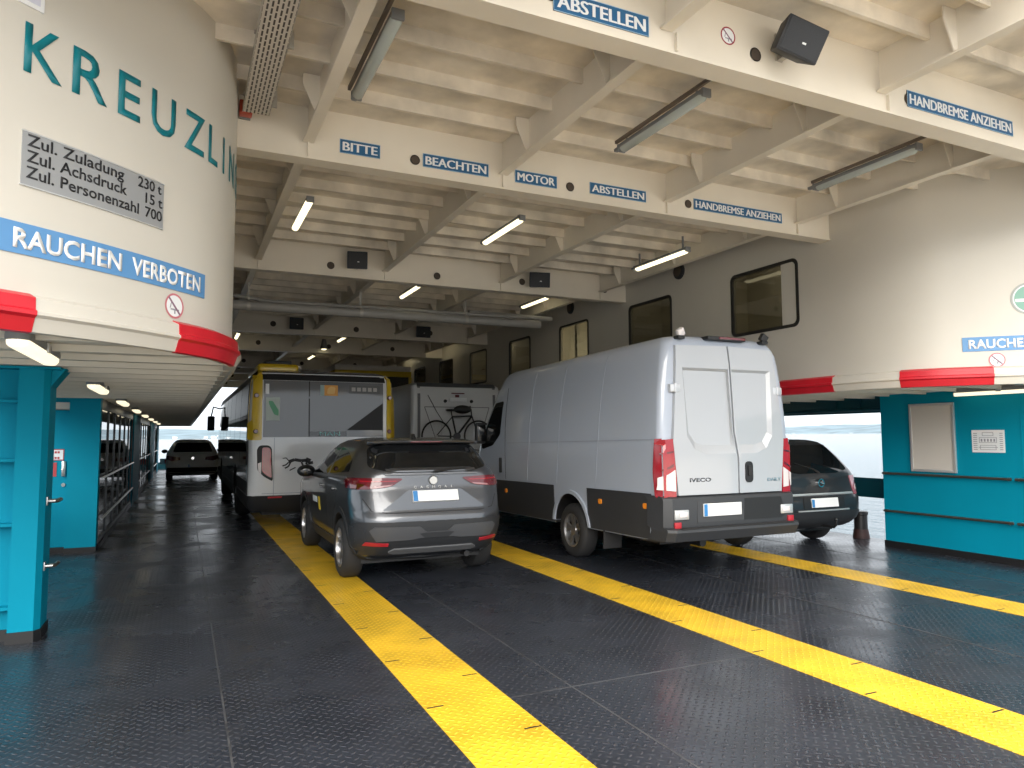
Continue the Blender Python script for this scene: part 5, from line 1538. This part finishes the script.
# ------------------------------------------------------------------ dark estate car
def build_estate():
    t = thing('estate_car', 'dark grey estate car half hidden behind the right side of the van', 'car', (8.34, 7.36, 0))
    LV = [(0.24, .40, 4.2, .76, .2, .2), (0.33, .16, 4.4, .84, .26, .22), (0.42, .06, 4.5, .885, .30, .24), (0.52, .01, 4.55, .90, .30, .25), (0.62, .0, 4.56, .905, .30, .25), (0.72, .01, 4.55, .908, .30, .26), (0.77, .05, 4.53, .908, .30, .26), (0.92, .075, 4.4, .905, .30, .28), (1.0, .085, 4.1, .90, .28, .28),
          (1.06, .09, 3.5, .885, .26, .28), (1.12, .12, 3.25, .86, .24, .3), (1.2, .18, 3.08, .82, .22, .3), (1.3, .26, 2.9, .77, .2, .3), (1.4, .34, 2.7, .71, .2, .3), (1.48, .41, 2.5, .66, .2, .3), (1.53, .48, 2.3, .60, .2, .3), (1.565, .62, 2.0, .52, .2, .3), (1.58, .9, 1.7, .38, .2, .3)]
    RW, FW, R = .95, 3.55, .325
    cut = []
    for y in (RW, FW): cut += [(-1.2, -.6, y, R + .01, R + .05), (.6, 1.2, y, R + .01, R + .05)]
    bo, tr = body('body', hull(LV, bow=.05, fbow=.25), M['estate_grey'], t, cut)
    patch(tr, rpoly([(-.64, 1.13), (-.50, 1.48), (.50, 1.48), (.64, 1.13), (.4, 1.08), (-.4, 1.08)], .05), 'rear', 'rear_window', M['glass_dark'], t, .004)
    obj('wiper', B().tube([(0.0, .08, 1.085), (-.06, .13, 1.14), (-.36, .20, 1.23)], [.016, .01, .006], 8), M['black'], t, smooth=40)
    for ax, s in (('left', -1), ('right', 1)):
        patch(tr, rpoly([(.52, 1.12), (.70, 1.36), (1.1, 1.45), (1.5, 1.47), (1.5, 1.09)], .03), ax, 'side_window', M['glass_dark'], t, .003)
        patch(tr, rpoly([(1.58, 1.09), (1.58, 1.47), (2.2, 1.44), (2.95, 1.08)], .03), ax, 'side_window', M['glass_dark'], t, .003)
        pr = [(.62, 1.035), (.86, 1.03), (.90, .96), (.90, .77), (.70, .755), (.66, .85)]
        la = patch(tr, pr if s > 0 else mir(pr), 'rear', 'tail_lamp', M['lamp_pale_red'], t, .014)
        pr = [(.74, .90), (.88, .90), (.89, .82), (.73, .82)]
        patch(tr, pr if s > 0 else mir(pr), 'rear', 'clear_lens', M['lamp_clear'], la, .018)
        patch(tr, [(.20, .77), (.20, 1.035), (.42, 1.02), (.36, .78)], ax, 'tail_lamp', M['lamp_pale_red'], t, .012)
        door_gap(tr, [(.95, 1.05), (1.2, .7), (1.3, .35)], .008, t, axis=ax); door_gap(tr, [(1.54, 1.05), (1.6, .35)], .008, t, axis=ax)
    patch(tr, [(-.64, .765), (.64, .765), (.62, .80), (-.62, .80)], 'rear', 'chrome_strip', M['alu'], t, .022)
    p = rear_plate(tr, 0.0, .61, .722, .52, t, .022)
    patch(tr, rpoly([(-.40, .59), (-.40, .745), (.40, .745), (.40, .59)], .04), 'rear', 'plate_recess', M['clad_black'], t, .010)
    patch(tr, [(-.50, .555), (.50, .555), (.50, .572), (-.50, .572)], 'rear', 'bumper_strip', M['alu'], t, .018)
    patch(tr, rpoly([(-.80, .54), (.80, .54), (.78, .30), (-.78, .30)], .05), 'rear', 'bumper_cladding', M['clad'], t, .012, grid=.06)
    b = B(); n = 28; rr = []
    for (r, yy) in ((.062, -.012), (.047, -.012), (.047, .02), (.062, .02)):
        rr.append([b.bm.verts.new((r * math.cos(2 * PI * k / n), yy + .06, .945 + r * math.sin(2 * PI * k / n))) for k in range(n)])
    for a, c in zip(rr, rr[1:] + rr[:1]):
        for k in range(n): b.bm.faces.new((a[k], a[(k + 1) % n], c[(k + 1) % n], c[k]))
    b.prism([(-.075, .05, .955), (.0, .05, .955), (.0, .05, .942), (.075, .05, .942), (.075, .05, .934), (-.0, .05, .934), (-.0, .05, .947), (-.075, .05, .947)], (0, .012, 0))
    obj('badge', b, M['chrome'], t)
    obj('tow_bar', B().tube([(0.12, .4, .33), (0.12, -.04, .32), (0.12, -.08, .36), (0.12, -.08, .41)], .018, 10).ball((.12, -.08, .43), .027, .027, .027, 12), M['black'], t, smooth=40)
    for s in (-1, 1):
        wheel(t, s * .89, RW, R, .215, s, 'ten', 'alloy_dark'); wheel(t, s * .89, FW, R, .215, s, 'ten', 'alloy_dark')
        obj('door_mirror', B().ball((s * .99, 2.75, 1.10), .12, .08, .08, 14).tube([(s * .84, 2.77, 1.05), (s * .96, 2.76, 1.08)], .028, 8), M['estate_grey'], t, smooth=50)
    obj('underbody', B().box(-.7, .7, .5, 4.0, .2, .3), M['black'], t)
M['estate_grey'] = mat('dark grey estate paint', (0.045, 0.047, 0.052), .35, .6, coat=.8)
M['lamp_pale_red'] = mat('pale red lamp', (0.42, 0.14, 0.18), .15, coat=.6)
build_estate()

# ------------------------------------------------------------------ pale distant crossover
def build_far_car():
    t = thing('white_car', 'small white car far ahead on the left lane, seen from behind', 'car', (.37, 29.0, 0))
    LV = [(0.22, .40, 3.9, .78, .2, .2), (0.34, .10, 4.1, .86, .3, .2), (0.5, .01, 4.2, .90, .32, .22), (0.62, .0, 4.22, .91, .32, .22), (0.72, .05, 4.2, .91, .32, .22), (0.95, .08, 4.0, .905, .3, .25), (1.03, .10, 3.4, .89, .28, .3), (1.15, .2, 3.1, .83, .25, .3), (1.3, .33, 2.8, .75, .22, .3), (1.45, .46, 2.4, .66, .22, .3), (1.53, .6, 2.1, .56, .22, .3), (1.56, .9, 1.8, .4, .2, .3)]
    RW, FW, R = .82, 3.4, .335
    cut = []
    for y in (RW, FW): cut += [(-1.2, -.6, y, R, R + .05), (.6, 1.2, y, R, R + .05)]
    bo, tr = body('body', hull(LV, bow=.04, fbow=.25), M['far_white'], t, cut)
    patch(tr, rpoly([(-.68, 1.09), (-.55, 1.43), (.55, 1.43), (.68, 1.09)], .06), 'rear', 'rear_window', M['glass_dark'], t, .004)
    for ax, s in (('left', -1), ('right', 1)):
        patch(tr, rpoly([(.55, 1.10), (.8, 1.36), (1.8, 1.44), (2.85, 1.08)], .04), ax, 'side_window', M['glass_dark'], t, .003)
        pr = [(.42, .80), (.44, .90), (.88, .96), (.90, .84), (.70, .76)]
        patch(tr, pr if s > 0 else mir(pr), 'rear', 'tail_lamp', M['lamp_dark_red'], t, .012)
    patch(tr, rpoly([(-.86, .52), (.86, .52), (.82, .30), (-.82, .30)], .05), 'rear', 'bumper_cladding', M['clad_black'], t, .012)
    rear_plate(tr, 0.1, .53, .63, .50, t, .016)
    obj('badge', B().lathe([(-.01, .05), (0, .055)], (0, .07, .86), 'y', 20), M['chrome'], t, smooth=40)
    for s in (-1, 1):
        wheel(t, s * .89, RW, R, .215, s, 'ten', 'alloy_dark'); wheel(t, s * .89, FW, R, .215, s, 'ten', 'alloy_dark')
        obj('door_mirror', B().ball((s * 1.0, 2.65, 1.08), .12, .08, .08, 14).tube([(s * .85, 2.67, 1.03), (s * .96, 2.66, 1.06)], .028, 8), M['clad_black'], t, smooth=50)
    obj('underbody', B().box(-.7, .7, .5, 3.7, .2, .3), M['black'], t)
M['far_white'] = mat('white car paint', (0.80, 0.81, 0.82), .3, coat=.7)
build_far_car()

# ------------------------------------------------------------------ motorhome with a bicycle on its rear
def build_motorhome():
    t = thing('motorhome', 'white motorhome ahead of the van, its rear carrying a bicycle', 'motorhome', (5.80, 15.5, 0))
    LV = [(0.40, .08, 6.8, 1.06, .1, .1), (0.50, .0, 6.9, 1.11, .1, .1), (1.3, .0, 6.85, 1.12, .1, .1), (2.2, .0, 6.2, 1.12, .1, .1), (2.70, .02, 5.8, 1.11, .1, .1), (2.80, .05, 5.6, 1.09, .1, .1), (2.87, .12, 5.4, 1.0, .14, .16)]
    RW, FW, R = 1.9, 5.7, .34
    cut = []
    for y in (RW, FW): cut += [(-1.4, -.7, y, R + .02, R + .08), (.7, 1.4, y, R + .02, R + .08)]
    bo, tr = body('body', hull(LV, bow=.0, fbow=.15), M['mh_white'], t, cut)
    patch(tr, [(-.965, .55), (-.90, .55), (-.90, 2.78), (-.965, 2.78)], 'rear', 'corner_strip', M['van_shadow2'], t, .006, grid=.5)
    patch(tr, [(.90, .55), (.965, .55), (.965, 2.78), (.90, 2.78)], 'rear', 'corner_strip', M['van_shadow2'], t, .006, grid=.5)
    patch(tr, rpoly([(-.98, 2.775), (.98, 2.775), (.96, 2.86), (-.96, 2.86)], .02), 'rear', 'roof_edge', M['display'], t, .02, grid=.5)
    door_gap(tr, [(-.80, 2.31), (.80, 2.31), (.55, 1.50), (-.50, 1.50), (-.80, 2.31)], .016, t, 'van_shadow2', .005, 'rear', 'hatch_gap')
    hl = obj('high_lamp', B().box(-.20, .22, -.05, 0, 2.44, 2.53), M['white'], t, bevel=.012)
    obj('red_marker', B().box(-.15, .17, -.012, 0, 2.62, 2.645).box(-.06, .04, -.012, 0, 2.54, 2.60), M['lamp_dark_red'], hl)
    for x in (-.30, .35): obj('hatch_lock', B().lathe([(-.03, .035), (0, .04)], (x, 0, 2.45), 'y', 16), M['clad_black'], t, smooth=40)
    for s in (-1, 1):
        pr = [(.93, .9), (1.09, .9), (1.09, 1.3), (.93, 1.3)]
        patch(tr, pr if s > 0 else mir(pr), 'rear', 'tail_lamp', M['lamp_red'], t, .02, grid=.3)
        patch(tr, rpoly([(2.2, 1.6), (2.2, 2.2), (3.2, 2.2), (3.2, 1.6)], .08), 'left' if s < 0 else 'right', 'side_window', M['glass_dark'], t, .012, grid=.4)
        wheel(t, s * 1.06, RW, R, .22, s, 'steel', 'chrome_dull'); wheel(t, s * 1.06, FW, R, .22, s, 'steel', 'chrome_dull')
    patch(tr, rpoly([(-1.05, .72), (1.05, .72), (1.03, .44), (-1.03, .44)], .03), 'rear', 'rear_bumper', M['clad'], t, .03, grid=.3)
    rear_plate(tr, 0, .55, .66, .52, t, .04)
    obj('bicycle_rack', B().tube([(-.5, -.02, 1.29), (-.5, -.42, 1.29), (.5, -.42, 1.29), (.5, -.02, 1.29)], .018, 8).tube([(-.4, -.02, 1.9), (-.4, -.06, 1.9), (-.4, -.06, 1.29)], .015, 8).tube([(.4, -.02, 1.9), (.4, -.06, 1.9), (.4, -.06, 1.29)], .015, 8).box(-.95, .75, -.30, -.22, 1.275, 1.30), M['alu'], t, smooth=40)
    # the bicycle itself, a thing of its own hung on the rack
    k = thing('bicycle', 'black bicycle strapped across the rear of the white motorhome', 'bicycle', (5.70, 15.5, 1.30))
    yb = -.26
    for x in (-.50, .52):
        n = 40; b = B()
        ring = [(x + .34 * math.cos(2 * PI * i / n), yb, .345 + .34 * math.sin(2 * PI * i / n)) for i in range(n + 1)]
        b.tube(ring, .020, 8, cap=False)
        w = obj('wheel', b, M['rubber'], k, smooth=50)
        s_ = B()
        for i in range(14):
            a = 2 * PI * i / 14; s_.tube([(x, yb, .345), (x + .33 * math.cos(a), yb, .345 + .33 * math.sin(a))], .0025, 4)
        s_.lathe([(-.04, .02), (.04, .02)], (x, yb, .345), 'y', 12)
        obj('spokes', s_, M['steel'], w)
    fr = B()
    bb, st, hd, ra, fa = (-.02, yb, .33), (-.12, yb, .78), (.36, yb, .80), (-.50, yb, .345), (.52, yb, .345)
    for a, c, r in ((bb, st, .02), (bb, hd, .024), (st, hd, .02), (bb, ra, .012), (st, ra, .012), (hd, fa, .016)): fr.tube([a, c], r, 8)
    obj('frame', fr, M['clad_black'], k, smooth=50)
    obj('saddle', B().ball((-.16, yb, .93), .13, .06, .03, 12).tube([(-.12, yb, .76), (-.15, yb, .92)], .014, 8), M['black'], k, smooth=50)
    obj('handlebar', B().tube([(.355, yb, .80), (.34, yb, .96), (.30, yb, 1.0)], .014, 8).tube([(.26, yb - .14, 1.02), (.30, yb - .05, 1.0), (.30, yb + .05, 1.0), (.26, yb + .14, 1.02)], .014, 8), M['black'], k, smooth=50)
    obj('crank', B().lathe([(-.015, .09), (.0, .09)], (bb[0], yb - .03, bb[2]), 'y', 20).tube([(bb[0], yb - .05, bb[2]), (bb[0] + .12, yb - .05, bb[2] - .12)], .01, 6), M['alloy_dark'], k)
    obj('bag', B().box(-.32, -.02, yb - .09, yb + .09, .86, 1.02) if False else B().ball((.13, yb, .95), .22, .08, .10, 14), M['black'], k, smooth=50)
    obj('strap', B().tube([(-.62, .0, 1.28), (-.50, yb, .90), (-.30, yb, .60)], .008, 6), M['black'], k)
M['mh_white'] = mat('motorhome white', (0.66, 0.67, 0.68), .3, coat=.5)
M['van_shadow2'] = mat('grey moulding', (0.16, 0.165, 0.175), .45)  # grey of the corner strips and hatch gap
build_motorhome()

# ------------------------------------------------------------------ tall truck with yellow frame far ahead
def build_truck():
    t = thing('box_truck', 'tall box truck far ahead, only its yellow edged roof showing over the motorhome', 'truck', (5.66, 23.0, 0))
    obj('box_body', B().box(-1.25, 1.25, .03, 6.6, .95, 3.78), M['truck_dark'], t, bevel=.02)
    obj('roof', B().box(-1.275, 1.275, 0, 6.65, 3.80, 3.98), M['board'], t, bevel=.02)
    obj('top_frame', B().box(-1.28, 1.28, -.05, .05, 3.62, 3.80).box(-1.28, -1.20, -.03, 6.6, 3.70, 3.80).box(1.20, 1.28, -.03, 6.6, 3.70, 3.80), M['bus_yellow'], t, bevel=.01)
    for s in (-1, 1): obj('corner_post', B().box(s * 1.24 - .05, s * 1.24 + .05, -.04, .05, 3.36, 3.62), M['bus_yellow'], t, bevel=.01)
    for s in (-1, 1): obj('rear_door', B().box(min(s * .02, s * 1.18), max(s * .02, s * 1.18), -.01, .03, 1.0, 3.60), M['truck_door'], t, bevel=.01)
    obj('chassis', B().box(-.45, .45, .2, 8.6, .62, .95).box(-1.2, 1.2, .1, .25, .55, .7), M['black'], t)
    obj('cab', B().box(-1.24, 1.24, 6.95, 8.9, .6, 3.2), M['bus_yellow'], t, bevel=.12, seg=3)
    for s in (-1, 1):
        for y in (1.6, 7.9): wheel(t, s * 1.22, y, .50, .32, s, 'steel', 'alloy_dark', .58)
M['truck_dark'] = mat('dark tarpaulin', (0.03, 0.03, 0.032), .5)
M['truck_door'] = mat('dark door panel', (0.04, 0.04, 0.043), .45)
build_truck()
